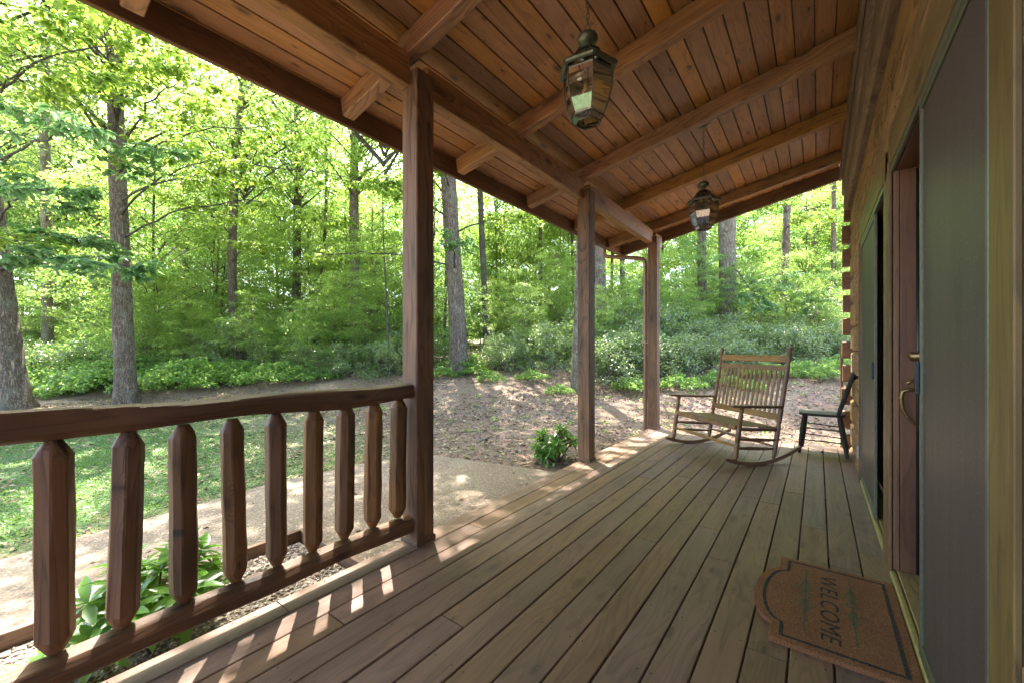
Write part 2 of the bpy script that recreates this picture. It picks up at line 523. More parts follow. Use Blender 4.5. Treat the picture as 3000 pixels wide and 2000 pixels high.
# ------------------------------------------------------------------ deck
deck = empty('deck', (-.9, 2.0, 0), kind='structure')
PITCH = .1427
X2 = -1.946
butts = {0: [.9, 3.62], 1: [2.1, 5.4], 2: [1.0, 4.25], 3: [2.9], 4: [4.15], 5: [1.3, 3.85], 6: [3.55], 7: [4.1], 8: [2.6], 9: [3.9],
         10: [3.02], 11: [3.85, 2.6], 12: [3.8], 13: [1.9, 4.2], 14: [3.45], 15: [2.9], 16: [3.2]}
for i in range(-1, 16):
    x0 = X2 + PITCH * i + .0036
    w = PITCH - .0060
    cuts = [-3.5] + sorted(butts.get(i + 1, [2.5])) + [6.50 + rnd.uniform(-.006, .006)]
    for a, b in zip(cuts[:-1], cuts[1:]):
        if a > -3.5: a += .003
        b -= .003
        z = rnd.uniform(-.0015, .0008)
        L = b - a
        me = prism_mesh(L, w + rnd.uniform(-.0012, .0006), .032, .0035, 'deck_board', nseg=max(1, int(L / 1.2)), wob=.0012, seed=i * 31 + int(a * 7) + 999)
        link('deck_board', me, deck, M_deck, frame((x0 + w / 2, a, -.016 + z), (x0 + w / 2, b, -.016 + z)))
boxr('deck_board', (.345, -3.5, -.032), (.42, 6.5, -.001), M_deck, deck, axis=1)
boxr('rim_joist', (-2.075, -3.5, -.30), (-2.038, 6.47, -.036), M_fascia, deck)
boxr('rim_joist', (-2.03, 6.435, -.30), (.42, 6.47, -.036), M_fascia, deck)
for k in range(8):
    boxr('joist', (-2.03, -2.9 + k * 1.2, -.25), (.42, -2.86 + k * 1.2, -.036), M_fascia, deck)
# screw heads
def debris():
    n = 240
    x = rng.uniform(-2.05, .3, n); y = rng.uniform(.6, 6.4, n)
    P = np.stack([x, y, np.full(n, .0022)], 1); an = rng.uniform(0, 6.28, n)
    D = np.stack([np.cos(an), np.sin(an), np.full(n, .05)], 1); N2 = np.tile([0, 0, 1.0], (n, 1))
    L = rng.uniform(.004, .013, n)
    V, F = leaf_quads(P, D, N2, L, L * rng.uniform(.15, .6, n))
    o = link('litter_specks', np_mesh('litter_specks', V, F), None, plain('dry_specks', (.25, .18, .10), .9, 0, .6, 3, c2=(.55, .5, .4)))
    tag(o, kind='stuff')
DEBRIS = debris
def screws():
    V, F = [], []
    for i in range(-1, 16):
        xc = X2 + PITCH * i + PITCH / 2
        for k in range(18):
            y = -.5 + k * .406 + rnd.uniform(-.01, .01)
            for s in (-.045, .045):
                x = xc + s + rnd.uniform(-.006, .006); b = len(V)
                for j in range(6):
                    V.append((x + .0042 * math.cos(j * 1.047), y + .0042 * math.sin(j * 1.047), .0016))
                F.append(tuple(range(b, b + 6)))
    o = link('screw', mesh('screw', V, F), deck, M_rubber)
    o['kind'] = 'stuff'
screws()

# ------------------------------------------------------------------ roof
SL = .2
def zc(x): return 3.14 + SL * (x + 2.13)       # ceiling height
XE, XW = -2.80, .235
roof = empty('porch_roof', (-.9, 2.0, 3.3), label='sloping stained pine porch roof on exposed rafters', cat='roof')
CP = .1245
CW = CP * math.sqrt(1 + SL * SL)
i = 0
x = XW
sl_up = Vector((-SL, 0, 1)).normalized()
while x > XE - .02:
    xa, xb = max(x - CP, XE - .03), x
    xm = (xa + xb) / 2
    ln = (xb - xa) * math.sqrt(1 + SL * SL)
    cuts = [-3.6, rnd.uniform(-1.5, 6) if rnd.random() < .35 else None, 6.99]
    cuts = [q for q in cuts if q is not None]
    for a, b in zip(cuts[:-1], cuts[1:]):
        p0 = Vector((xm, a + .001, zc(xm))) + sl_up * .010
        p1 = Vector((xm, b - .001, zc(xm))) + sl_up * .010
        # a shiplap edge: narrow body with a recessed joint
        bar('ceiling_board', p0, p1, ln - .007, .018, M_ceil, roof, tuple(sl_up), ch=.0045)
    x -= CP; i += 1
# backing above the boards closes the joints, then shingles
def slope_bar(name, xa, xb, ya, yb, off, th, mat, parent, ch=.002):
    p0 = Vector((xa, (ya + yb) / 2, zc(xa))) + sl_up * off
    p1 = Vector((xb, (ya + yb) / 2, zc(xb))) + sl_up * off
    return bar(name, p0, p1, yb - ya, th, mat, parent, tuple(sl_up), ch)
M_shing = plain('dark_shingles', (.06, .055, .05), .9, 0, .4, 14, .4)
slope_bar('sheathing', XE - .03, 3.0, -3.6, 7.0, .034, .026, M_dark, roof)
slope_bar('shingle_layer', XE - .08, 3.0, -3.65, 7.04, .058, .016, M_shing, roof)
YR0, DR = 1.627, 1.17
RW, RH = .092, .138
for k in range(-4, 5):
    y = YR0 + DR * k
    slope_bar('rafter', XE + .045, XW, y, y + RW, -RH / 2 - .001, RH, M_beam, roof, ch=.006)
slope_bar('fly_rafter', XE + .045, XW, 6.90, 6.945, -.085, .17, M_fascia, roof, ch=.004)
slope_bar('rake_board', XE + .0, XW, 6.948, 6.975, -.06, .20, M_fascia, roof, ch=.004)
bar('fascia', (XE + .02, -3.6, zc(XE) - .075), (XE + .02, 6.945, zc(XE) - .075), .036, .172, M_fascia, roof)
# beam carried by the posts, in spans between the post faces
PY = [1.657, 4.012, 6.314]
BZ0, BZ1 = 2.835, 3.035
bx0, bx1 = -2.118, -2.022
spans = [(-3.5, -.70 + .0), (-.555, PY[0] - .003), (PY[0] + .142, PY[1] - .003), (PY[1] + .142, PY[2] - .003), (PY[2] + .142, 6.77)]
for a, b in spans:
    boxr('beam', (bx0, a, BZ0), (bx1, b, BZ1), M_beam, roof, ch=.006)
# soffit return at the eave between rafters is open as in the photo

# gutter and downspout
gut = empty('gutter', (XE - .05, 2, zc(XE) - .05), label='brown metal gutter outside the eave of the porch roof', cat='gutter')
def gutter_mesh():
    prof = [(-.012, 0.0), (-.012, -.10), (-.085, -.10), (-.105, -.02), (-.105, 0.0), (-.098, 0), (-.098, -.02), (-.08, -.094), (-.018, -.094), (-.018, 0)]
    vs = [(x_, -3.5, z_) for x_, z_ in prof] + [(x_, 6.95, z_) for x_, z_ in prof]
    n = len(prof)
    fs = [(i_, (i_ + 1) % n, (i_ + 1) % n + n, i_ + n) for i_ in range(n)] + [tuple(range(n - 1, -1, -1)), tuple(range(n, 2 * n))]
    return mesh('gutter_trough', vs, fs)
link('gutter_trough', gutter_mesh(), gut, M_gutter, Matrix.Translation((XE + .012, 0, zc(XE) + .0)))
ds = empty('downspout', (-2.16, 6.39, 0), label='brown metal downspout with a swan neck beside the far porch post', cat='downspout')
def flat_tube(name, pts, a, b, par, n=12):
    """corrugated downspout: a rounded rectangle swept along pts"""
    vs, fs = tube_data([Vector(p) for p in pts], [1.0] * len(pts), n)
    out = []
    for i_, p in enumerate(pts):
        p = Vector(p)
        for k in range(n):
            d = Vector(vs[i_ * n + k]) - p
            rr = (.9 if k % 2 else 1.0)
            out.append(p + d * rr)
    c = Vector(pts[0])
    V = []
    for i_, p in enumerate(pts):
        p = Vector(p)
        for k in range(n):
            d = out[i_ * n + k] - p
            V.append(p + Vector((d.x * a, d.y * b, d.z * a)) - c)
    return link(name, mesh(name, V, fs), par, M_gutter, Matrix.Translation(c))
flat_tube('elbow', [(-2.855, 6.39, 2.88), (-2.855, 6.39, 2.80), (-2.845, 6.39, 2.775), (-2.82, 6.39, 2.755), (-2.78, 6.39, 2.742),
                    (-2.26, 6.39, 2.645), (-2.20, 6.39, 2.625), (-2.17, 6.39, 2.59), (-2.160, 6.39, 2.54)], .036, .026, ds)
flat_tube('downpipe', [(-2.160, 6.39, 2.56), (-2.160, 6.39, 1.6), (-2.160, 6.39, .8), (-2.160, 6.39, -.08)], .033, .024, ds)
boxr('strap', (-2.20, 6.36, 1.30), (-2.102, 6.42, 1.325), M_gutter, ds)

# posts
plabels = ['nearest square brown porch post, where the log rail ends', 'second square brown porch post, beside the small evergreen shrub',
           'far corner porch post beside the downspout']
for n_, py in enumerate(PY + [-.70]):
    p = empty('porch_post', (-2.03, py + .07, 0), cat='post', label=(plabels + ['brown porch post carrying the beam out of sight beside the camera'])[n_], group='posts along the porch edge')
    boxr('shaft', (-2.102, py, 0.0), (-1.960, py + .14, 2.93 if n_ < 3 else 2.83), M_post, p, ch=.006)
    for s_ in range(1):
        boxr('base_trim', (-2.108, py - .006, 0.001), (-1.953, py + .146, .036), M_post, p, ch=.004)

# ------------------------------------------------------------------ log railing
def hewn(name, L, rad, seed, mat, parent, M, tip=0.0, tip_r=.028, n=40, seg=22, amp=.06, cut=.93, wob=0.0):
    """log along local X with drawknife facets; pointed ends of length tip"""
    r_ = random.Random(seed)
    planes = [(a + r_.uniform(-.2, .2), cut + r_.uniform(-.05, .05), r_.uniform(.5, 2.0), r_.uniform(0, 6)) for a in [k * 2 * math.pi / 7 for k in range(7)]]
    planes = planes[:6 + seed % 2]
    xs = []
    if tip:
        xs = [0, tip * .55, tip, tip * 1.03] + [tip + (L - 2 * tip) * (i_ + 1) / seg for i_ in range(seg - 1)] + [L - tip * 1.03, L - tip, L - tip * .55, L]
    else:
        xs = [-.001, .02] + [.02 + (L - .04) * (i_ + 1) / seg for i_ in range(seg - 1)] + [L - .02, L + .001]
    vs, fs = [], []
    for x_ in xs:
        if tip:
            e = min(x_, L - x_)
            f_ = 1.0 if e >= tip - 1e-6 else tip_r / rad + (.93 - tip_r / rad) * (e / tip) ** .85
        else:
            e = min(x_, L - x_)
            f_ = .86 if e <= 0 else 1.0
        for k in range(n):
            th = 2 * math.pi * k / n
            rr = 1.0
            if f_ >= .999 or not tip:
                for (ta, ap, fr, ph) in planes:
                    dd = math.cos(th - ta)
                    if dd > .3:
                        apz = ap + amp * math.sin(x_ * fr * 4 / max(L, .7) * 2 + ph)
                        rr = min(rr, apz / dd)
            rr *= f_ * rad * (1 + .018 * math.sin(x_ * 3.1 + seed) + r_.uniform(-.008, .008) + .012 * math.sin(3 * th + x_ * 11 + seed))
            wy = wob * (math.sin(x_ * 4.1 + seed) + .6 * math.sin(x_ * 9.3 + 2 * seed)); wz = wob * (math.sin(x_ * 3.3 + 1.7 * seed) + .7 * math.sin(x_ * 7.9 + seed))
            vs.append((x_, rr * math.cos(th) + wy, rr * math.sin(th) + wz))
    for i_ in range(len(xs) - 1):
        for k in range(n):
            a, b = i_ * n + k, i_ * n + (k + 1) % n
            fs.append((a, a + n, b + n, b))
    fs.append(tuple(range(n))); fs.append(tuple((len(xs) - 1) * n + k for k in range(n - 1, -1, -1)))
    me = mesh(name, vs, fs, True)
    me.set_sharp_from_angle(angle=R(11))
    return link(name, me, parent, mat, M)
rail = empty('log_railing', (-2.03, .9, 0), label='rustic brown log railing with hewn balusters at left', cat='railing')
hewn('top_rail', 2.30, .0565, 3, M_rail, rail, frame((-2.03, -.60, .955), (-2.03, 1.70, .948)), seg=56, amp=.13, cut=.87, wob=.004)
hewn('bottom_rail', 2.30, .056, 5, M_rail, rail, frame((-2.03, -.60, .155), (-2.03, 1.70, .128)), seg=56, amp=.09, cut=.90, wob=.003)
by = [.181 + .174 * k for k in range(-4, 9)]
for k, y in enumerate(by):
    zb, zt = .196 + rnd.uniform(0, .006), .906
    if k == 8: pass
    lean = rnd.uniform(-.009, .009)
    hewn('baluster', zt - zb, .0495 + rnd.uniform(-.002, .002), 40 + k, M_rail, rail,
         frame((-2.03, y + lean, zb), (-2.03, y - lean, zt), (1, 0, 0)), tip=.052, tip_r=.020, amp=.025, cut=.89)

# ------------------------------------------------------------------ cabin wall
XWALL = .322
cabin = empty('log_cabin', (1.0, 2.5, 0), label='log cabin wall of rough golden squared logs at right', cat='building')
CH = .285
Y_END = 6.50
def log(y0, y1, z0, z1, x0=XWALL, x1=.50, mat=M_log, name='wall_log', ch=.030):
    boxr(name, (x0, y0, z0 + .005), (x1, y1, z1 - .005), mat, cabin, ch=ch, axis=1)
zs = [.05 - CH + CH * k for k in range(0, 12)]
zs[0] = -.28
for k in range(len(zs) - 1):
    z0, z1 = zs[k], zs[k + 1]
    if z0 > 2.85: break
    jx = rnd.uniform(-.004, .004)
    if z1 < 2.4:
        z1c = z1
        log(4.86, Y_END, z0, z1, XWALL + jx)
        log(2.985, 3.255, z0, z1, XWALL + .006)        # between the two doorways (mostly behind casing)
        log(-3.5, 1.232, z0, z1, XWALL + jx)
    else:
        log(-3.5, 3.9, z0, z1, XWALL + jx); log(3.906, Y_END, z0, z1, XWALL - jx)
# chinking core behind the logs
boxr('wall_core', (.455, 4.9, -.28), (.49, 6.45, 3.5), M_dark, cabin)
# upper gable courses standing proud
boxr('wall_log', (.262, -3.5, 2.905), (.50, 2.1, 3.175), M_trimgrey, cabin, ch=.026, axis=1)
boxr('wall_log', (.262, 2.106, 2.905), (.50, 6.62, 3.175), M_trimgrey, cabin, ch=.026, axis=1)
boxr('wall_log', (.250, -3.5, 3.181), (.50, 4.4, 3.45), M_trimgrey, cabin, ch=.026, axis=1)
boxr('wall_log', (.250, 4.406, 3.181), (.50, 6.80, 3.45), M_trimgrey, cabin, ch=.026, axis=1)
boxr('ledger_board', (.228, -3.5, 3.40), (.2475, 6.86, 3.585), M_trimgrey, cabin, ch=.004, axis=1)
boxr('ledger_board', (.2505, -3.5, 3.454), (.50, 6.86, 3.64), M_trimgrey, cabin, ch=.004, axis=1)
# end wall: its logs pass the corner one above the other with gaps between them
for k in range(11):
    z1 = 2.73 - CH * (k - 1)
    if k == 0:
        z1 = 2.90
        boxr('log_end', (.262, Y_END + .004, z1 - .10), (1.8, Y_END + .15, z1), M_logend, cabin, ch=.008, axis=0)
        continue
    if z1 - .2 < -.3: break
    w_ = rnd.uniform(-.006, .006)
    boxr('log_end', (.246 + w_, Y_END + .004, z1 - .205), (1.8, Y_END + .15, z1), M_logend, cabin, ch=.01, axis=0)
    boxr('chink', (.345, Y_END + .03, z1), (1.8, Y_END + .12, z1 + .08), M_dark, cabin, axis=0)
# upper end wall and the rest of the house body
boxr('gable_wall', (.50, 6.45, 2.9), (3.0, 6.60, 3.55), M_logend, cabin)
boxr('back_wall', (2.9, -3.5, -.28), (3.0, 6.6, 3.7), M_log, cabin)
st = boxr('corner_board', (.232, 6.665, -.20), (.262, 6.70, 1.255), M_logend, None)
tag(st, 'thin upright brown board standing against the stacked log ends', 'board')
# outlet box
oc = boxr('outlet_cover', (.300, 5.02, .185), (.3215, 5.10, .305), plain('grey_box_metal', (.33, .40, .42), .4, .3, .1), None, axis=2)
tag(oc, 'small grey outlet cover low on the log wall', 'outlet')

# ------------------------------------------------------------------ doorways
ZH = 2.165
def doorway(name, y0, y1, sy0, sy1, label, slabel, handle):
    d = empty(name, (.37, (y0 + y1) / 2, 0), label=label, cat='door', group='doors in the log wall')
    # header casing
    boxr('header_casing', (.306, y0 - .02, ZH + .012), (.3195, y1 + .02, 2.362), M_case, d, ch=.004)
    boxr('head_stop', (.31, y0 + .002, ZH - .022), (.3275, y1 - .002, ZH + .010), M_alum, d, ch=.003)
    # jamb linings
    boxr('head_jamb', (.332, y0 + .022, ZH - .02), (.455, y1 - .022, ZH + .008), M_door, d, ch=.003)
    boxr('jamb', (.322, y1 - .020, 0.045), (.345, y1 - .002, ZH), M_casein, d)
    boxr('jamb', (.347, y1 - .020, 0.045), (.43, y1 - .002, ZH), M_door, d)
    boxr('jamb', (.335, y0 + .002, 0.045), (.43, y0 + .020, ZH), M_door, d)
    tube('weather_strip', [(.414, y1 - .030, .05), (.414, y1 - .030, ZH - .03)], .008, M_rubber, d)
    # door leaf with raised stiles and two panels
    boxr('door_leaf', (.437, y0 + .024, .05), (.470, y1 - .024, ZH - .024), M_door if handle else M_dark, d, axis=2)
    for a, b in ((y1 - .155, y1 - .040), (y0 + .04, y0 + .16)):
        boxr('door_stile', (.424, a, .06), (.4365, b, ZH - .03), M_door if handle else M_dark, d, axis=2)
    # threshold
    boxr('sill', (.336, y0 + .01, .002), (.432, y1 - .002, .040), M_sill, d, axis=1)
    boxr('sill_strip', (.308, y0 + .01, .003), (.3325, y1 - .012, .034), M_strip, d, axis=1, ch=.006)
    if handle:
        hy = y1 - .075
        lathe('deadbolt', [(.030, 0), (.030, .006), (.024, .010), (.022, .045), (.017, .05)], M_brass, d, (.424, hy, 1.172), 18, rot=Matrix.Rotation(R(-90), 4, 'Y'))
        lathe('handle_plate', [(.034, 0), (.033, .008), (.025, .013)], M_brass, d, (.424, hy, 1.03), 18, rot=Matrix.Rotation(R(-90), 4, 'Y') @ Matrix.Scale(1.9, 4, (1, 0, 0)))
        tube('handle_grip', [(.41, hy, .998), (.372, hy, 1.002), (.350, hy, .990), (.344, hy, .955), (.350, hy, .905), (.368, hy, .86), (.395, hy, .828), (.412, hy, .815)],
             [.008, .009, .009, .0085, .008, .007, .006, .006], M_brass, d, 10)
        tube('thumb_latch', [(.412, hy, 1.055), (.382, hy, 1.045), (.365, hy, 1.030)], [.005, .006, .009], M_brass, d, 8)
        lathe('lower_rose', [(.018, 0), (.018, .008), (.011, .012)], M_brass, d, (.424, hy, .80), 14, rot=Matrix.Rotation(R(-90), 4, 'Y') @ Matrix.Scale(2.0, 4, (1, 0, 0)))
    # sliding insect screen
    s = empty('screen_door', (.32, (sy0 + sy1) / 2, 0), label=slabel, cat='screen door', group='sliding screen doors')
    fx0, fx1 = .3125, .3305
    for a, b in ((sy0, sy0 + .022), (sy1 - .026, sy1)):
        boxr('screen_stile', (fx0, a, .036), (fx1, b, ZH - .024), M_alum, s, axis=2)
    boxr('screen_rail', (fx0, sy0 + .0225, .036), (fx1, sy1 - .0265, .085), M_alum, s)
    boxr('screen_rail', (fx0, sy0 + .0225, ZH - .05), (fx1, sy1 - .0265, ZH - .024), M_alum, s)
    boxr('screen_mesh', (.3205, sy0 + .023, .0855), (.3225, sy1 - .027, ZH - .0505), M_screen, s, ch=.0002, axis=2)
    boxr('pull', (.300, sy1 - .020, 1.035), (.312, sy1 - .002, 1.155) if handle else (.312, sy1 - .002, 1.156), M_pull, s) if handle else \
        boxr('pull', (.300, sy0 + .002, 1.0), (.312, sy0 + .016, 1.12), M_pull, s)
    return d
d1 = doorway('entry_door', 1.235, 2.962, 1.405, 2.196, 'near cabin door in purple brown wood with aged brass handle',
             'near sliding screen door with streaked grey mesh, partly open', True)
d2 = doorway('patio_door', 3.268, 4.862, 3.76, 4.845, 'far cabin door, dark opening next to the log corner',
             'far sliding screen door with narrow green frame near the log corner', False)
# casings beside the openings
boxr('side_casing', (.306, 2.962, .002), (.3195, 3.075, ZH + .008), M_casein, d1, axis=2)
boxr('side_casing', (.3125, 3.08, .002), (.3215, 3.264, ZH + .008), M_case, d2, axis=2)
boxr('side_casing', (.300, 4.862, .002), (.3195, 4.895, ZH + .008), M_casein, d2, axis=2)
boxr('side_casing', (.3125, 1.250, .002), (.3345, 1.400, ZH + .008), M_case, d1, axis=2)
boxr('side_casing', (.322, 1.10, .002), (.333, 1.247, ZH + .008), M_dark, d1, axis=2)  # dark board standing in for a shadow gap at the near end

# ------------------------------------------------------------------ lanterns
def lantern(loc, label, turn):
    x, y, zt = loc               # zt: ceiling height
    L = empty('hanging_lantern', (x, y, zt), label=label, cat='lantern', group='hanging glass porch lanterns')
    hexa = lambda r_, z, k: Vector((x + r_ * math.cos(turn + k * math.pi / 3), y + r_ * math.sin(turn + k * math.pi / 3), z))
    prof = [(.128, 2.612), (.131, 2.57), (.127, 2.52), (.113, 2.46), (.090, 2.400), (.083, 2.386)]
    roofp = [(.138, 2.648), (.112, 2.662), (.086, 2.685), (.066, 2.712), (.060, 2.726)]
    def panes(pr, nm, mat_, off=0.0):
        for k in range(6):
            vs, fs = [], []
            for r_, z in pr:
                vs += [hexa(r_ - off, z, k), hexa(r_ - off, z, k + 1)]
            for r_, z in pr:
                vs += [hexa(r_ - off - .003, z, k), hexa(r_ - off - .003, z, k + 1)]
            m_ = len(pr) * 2
            for i_ in range(len(pr) - 1):
                fs.append((2 * i_, 2 * i_ + 1, 2 * i_ + 3, 2 * i_ + 2))
                fs.append((m_ + 2 * i_ + 2, m_ + 2 * i_ + 3, m_ + 2 * i_ + 1, m_ + 2 * i_))
            c = hexa(0, zt, 0)
            link(nm, mesh(nm, [v - c for v in vs], fs), L, mat_, Matrix.Translation(c))
    panes(prof, 'glass_pane', M_glass, .003)
    panes(roofp, 'roof_pane', M_glass, .003)
    for k in range(6):
        tube('rib', [hexa(r_, z, k) for r_, z in prof], .0028, M_bronze, L, 6)
        tube('roof_rib', [hexa(r_, z, k) for r_, z in roofp], .0026, M_bronze, L, 6)
        tube('rim', [hexa(.142, 2.630, k), hexa(.142, 2.630, k + 1)], [.013, .013], M_bronze, L, 8, smooth=False)
        tube('base_bar', [hexa(.083, 2.386, k), hexa(.083, 2.386, k + 1)], .004, M_bronze, L, 6)
    # tapering glass bottom
    panes([(.083, 2.384), (.062, 2.364)], 'bottom_pane', M_glass, .002)
    for k in range(6):
        tube('foot_bar', [hexa(.062, 2.363, k), hexa(.062, 2.363, k + 1)], .0032, M_bronze, L, 6)
    cap = mesh('cap', [hexa(.064, 2.727, k) - Vector((x, y, zt)) for k in range(6)] + [hexa(.026, 2.748, k) - Vector((x, y, zt)) for k in range(6)],
               [(k, (k + 1) % 6, (k + 1) % 6 + 6, k + 6) for k in range(6)] + [tuple(range(6, 12)), tuple(range(5, -1, -1))])
    link('cap', cap, L, M_bronze, Matrix.Translation((x, y, zt)))
    lathe('finial', [(.012, 2.745), (.014, 2.757), (.030, 2.763), (.047, 2.775), (.053, 2.792), (.048, 2.808), (.032, 2.820), (.014, 2.827), (.006, 2.835)],
          M_bronze, L, (x, y, 0), 20)
    lathe('canopy', [(.012, -.035), (.022, -.028), (.05, -.016), (.066, -.006), (.068, .0)], M_bronze, L, (x, y, zt - .004), 24,
          rot=Matrix.Rotation(-math.atan(SL), 4, 'Y'))
    # chain
    z, k = 2.84, 0
    ring = []
    while z < zt - .035:
        big = k == 0
        ww, hh = (.011, .017) if not big else (.015, .015)
        a = turn + (k % 2) * math.pi / 2
        pts = []
        for j in range(11):
            t_ = 2 * math.pi * j / 10
            u = math.cos(t_) * ww * (.72 if not big else 1)
            pts.append((x + u * math.cos(a), y + u * math.sin(a), z + hh + math.sin(t_) * hh))
        tube('chain_link', pts, .0024, M_bronze, L, 5)
        z += 2 * hh - .0055; k += 1
    # candle cluster
    tube('stem', [(x, y, 2.74), (x, y, 2.40)], .007, M_bronze, L, 8)
    for k in range(3):
        a = turn + .5 + k * 2.094
        cx_, cy_ = x + .030 * math.cos(a), y + .030 * math.sin(a)
        lathe('candle_sleeve', [(.010, 0), (.011, .004), (.0095, .01), (.0095, .085), (.008, .087)], M_bronze, L, (cx_, cy_, 2.42), 10)
        lathe('bulb', [(.006, 0), (.010, .014), (.009, .03), (.002, .05)], M_bulb, L, (cx_, cy_, 2.51), 10)
        tube('candle_arm', [(x, y, 2.418), (cx_, cy_, 2.420)], .004, M_bronze, L, 6)
M_bulb = plain('unlit_amber_bulb', (.55, .35, .12), .15, 0, .1)
lantern((-.945, 1.915, zc(-.945)), 'nearest bronze and glass lantern hanging at top centre', R(8) )
lantern((-.883, 4.278, zc(-.883)), 'farther bronze and glass lantern on a long chain, above the rocker', R(8))

# ------------------------------------------------------------------ double rocker
def rocker_bench():
    a = 0.848
    Rk = empty('double_rocker', (-1.081, 5.097, 0), a, label='wide slatted wooden double rocking chair on the deck', cat='rocking chair')
    W0 = wmat(Rk)
    def T(v, u, z): return W0 @ Vector((v, u, z))     # v: front to back, u: near(-) to far(+)
    def rod(name, p, q, r0, r1, mat=M_oak, n=10, turned=False):
        p, q = T(*p), T(*q)
        if turned:
            ts = [0, .04, .08, .1, .13, .22, .3, .31, .33, .34, .5, .66, .67, .69, .70, .86, .88, .9, .92, 1]
            pts = [p.lerp(q, t) for t in ts]
            rr = []
            for t in ts:
                b = r0 + (r1 - r0) * t
                if t in (.31, .33, .67, .69, .88, .9): b *= .82
                if t < .05: b *= .72
                rr.append(b)
            return tube(name, pts, rr, mat, Rk, n)
        pts = [p.lerp(q, t) for t in (0, .12, .3, .5, .7, .88, 1)]
        rr = [r0 * .62, r0 * .8, r0, r0 * 1.06, r0, r0 * .8, r0 * .62]
        return tube(name, pts, rr, mat, Rk, n)
    Wf, Wb, D = 1.069, 1.016, .489
    def back(t, s):  # back post line
        return (.489 + (.703 - .489) * t, s * (Wb / 2), .046 + (1.200 - .046) * t)
    for s in (-1, 1):
        # curved rockers
        vs, fs = [], []
        n = 16
        for i_ in range(n + 1):
            v = -.11 + (.93) * i_ / n
            z = (v - .27) ** 2 / (2 * 1.05) + .001
            h_ = .040 if 0 < i_ < n else .030
            for du, dz in ((-.014, 0), (.014, 0), (.014, h_), (-.014, h_)):
                vs.append((v, s * (Wf / 2 * (1 - i_ / n) + Wb / 2 * i_ / n) + du, z + dz))
        for i_ in range(n):
            for k in range(4):
                p, q = i_ * 4 + k, i_ * 4 + (k + 1) % 4
                fs.append((p, p + 4, q + 4, q))
        fs += [(0, 1, 2, 3), tuple(n * 4 + k for k in (3, 2, 1, 0))]
        link('rocker', mesh('rocker', vs, fs), Rk, M_oakd, local=True)
        rod('front_leg', (.0, s * Wf / 2, .075), (.082, s * Wf / 2, .615), .026, .022, M_oakd, 12, True)
        o = rod('back_post', back(0, s), back(1, s), .0245, .0235, M_oakd, 12, True)
        p = T(*back(1, s)); o2 = lathe('finial', [(.012, 0), (.02, .008), (.022, .02), (.016, .034), (.004, .040)], M_oakd, Rk, p, 12)
        # arm
        tb = (.60 - .046) / (1.154)
        pa = back(tb, s)
        vs = []
        outl = []
        for i_ in range(9):
            t = i_ / 8
            v = -.045 + (pa[0] + .045) * t
            w_ = .036 * (1.25 - .25 * math.cos(t * math.pi * 2)) * (1.15 if t < .3 else .8) * (.55 if i_ == 0 else 1)
            z = .628 + (.600 - .628) * t
            u = s * (Wf / 2 + (Wb / 2 - Wf / 2) * t)
            vs += [(v, u - w_, z - .012), (v, u + w_, z - .012), (v, u + w_, z + .012), (v, u - w_, z + .012)]
        fs = []
        for i_ in range(8):
            for k in range(4):
                p_, q_ = i_ * 4 + k, i_ * 4 + (k + 1) % 4
                fs.append((p_, p_ + 4, q_ + 4, q_))
        fs += [(0, 1, 2, 3), (35, 34, 33, 32)]
        link('arm', mesh('arm', vs, fs), Rk, M_oakd, local=True)
        # side stretchers
        for zf in (.385, .285, .195):
            tb = (zf - .02 - .046) / 1.154 if zf > .3 else (zf - .035 - .046) / 1.154
            b_ = back(tb, s)
            f_ = (.082 * (zf - .075) / .54, s * Wf / 2, zf)
            rod('side_stretcher', f_, b_, .0175, .0175, M_oakd)
    # front & rear stretchers
    fl = lambda z: .082 * (z - .075) / .54
    rod('front_stretcher', (fl(.215), -Wf / 2, .215), (fl(.215), Wf / 2, .215), .017, .017)
    bl = back(.12, 1)
    rod('rear_stretcher', (bl[0], -Wb / 2, bl[2]), (bl[0], Wb / 2, bl[2]), .016, .016)
    # seat rails and slats
    sf, sb = (fl(.42) , .412), (back(.30, 1)[0] - .0, .378)
    def seat_pt(t, u, dz=0): return (sf[0] + (sb[0] - sf[0]) * t, u, sf[1] + (sb[1] - sf[1]) * t + dz)
    bar('seat_rail', T(*seat_pt(.02, -Wf / 2 + .01, -.020)), T(*seat_pt(.02, Wf / 2 - .01, -.020)), .030, .045, M_oak, Rk, ch=.012)
    bar('seat_rail', T(*seat_pt(.98, -Wb / 2 + .01, -.020)), T(*seat_pt(.98, Wb / 2 - .01, -.020)), .026, .04, M_oak, Rk, ch=.008)
    for s in (-1, 1):
        bar('seat_rail', T(*seat_pt(.03, s * (Wf / 2 - .012), -.022)), T(*seat_pt(.97, s * (Wb / 2 - .012), -.022)), .024, .035, M_oakd, Rk, ch=.006)
    ns = 19
    for k in range(ns):
        u = -.485 + .97 * k / (ns - 1)
        # slat bends over the front rail
        prof = [(-.035, -.020), (-.030, .001), (-.012, .0095), (.10, .004), (.30, .0), (.48, .003)]
        vs, fs = [], []
        hw = .0195
        for v, dz in prof:
            t = v / (sb[0] - sf[0])
            z = sf[1] + (sb[1] - sf[1]) * max(t, 0) + dz
            for du, hz in ((-hw, 0), (hw, 0), (hw, .007), (-hw, .007)):
                vs.append((sf[0] + v, u + du, z + hz))
        for i_ in range(len(prof) - 1):
            for q in range(4):
                a_, b_ = i_ * 4 + q, i_ * 4 + (q + 1) % 4
                fs.append((a_, a_ + 4, b_ + 4, b_))
        m_ = (len(prof) - 1) * 4
        fs += [(0, 1, 2, 3), (m_ + 3, m_ + 2, m_ + 1, m_)]
        link('seat_slat', mesh('seat_slat', vs, fs), Rk, M_oak, local=True)
    # back rails and slats
    def bp(z): return back((z - .046) / 1.154, 1)[0]
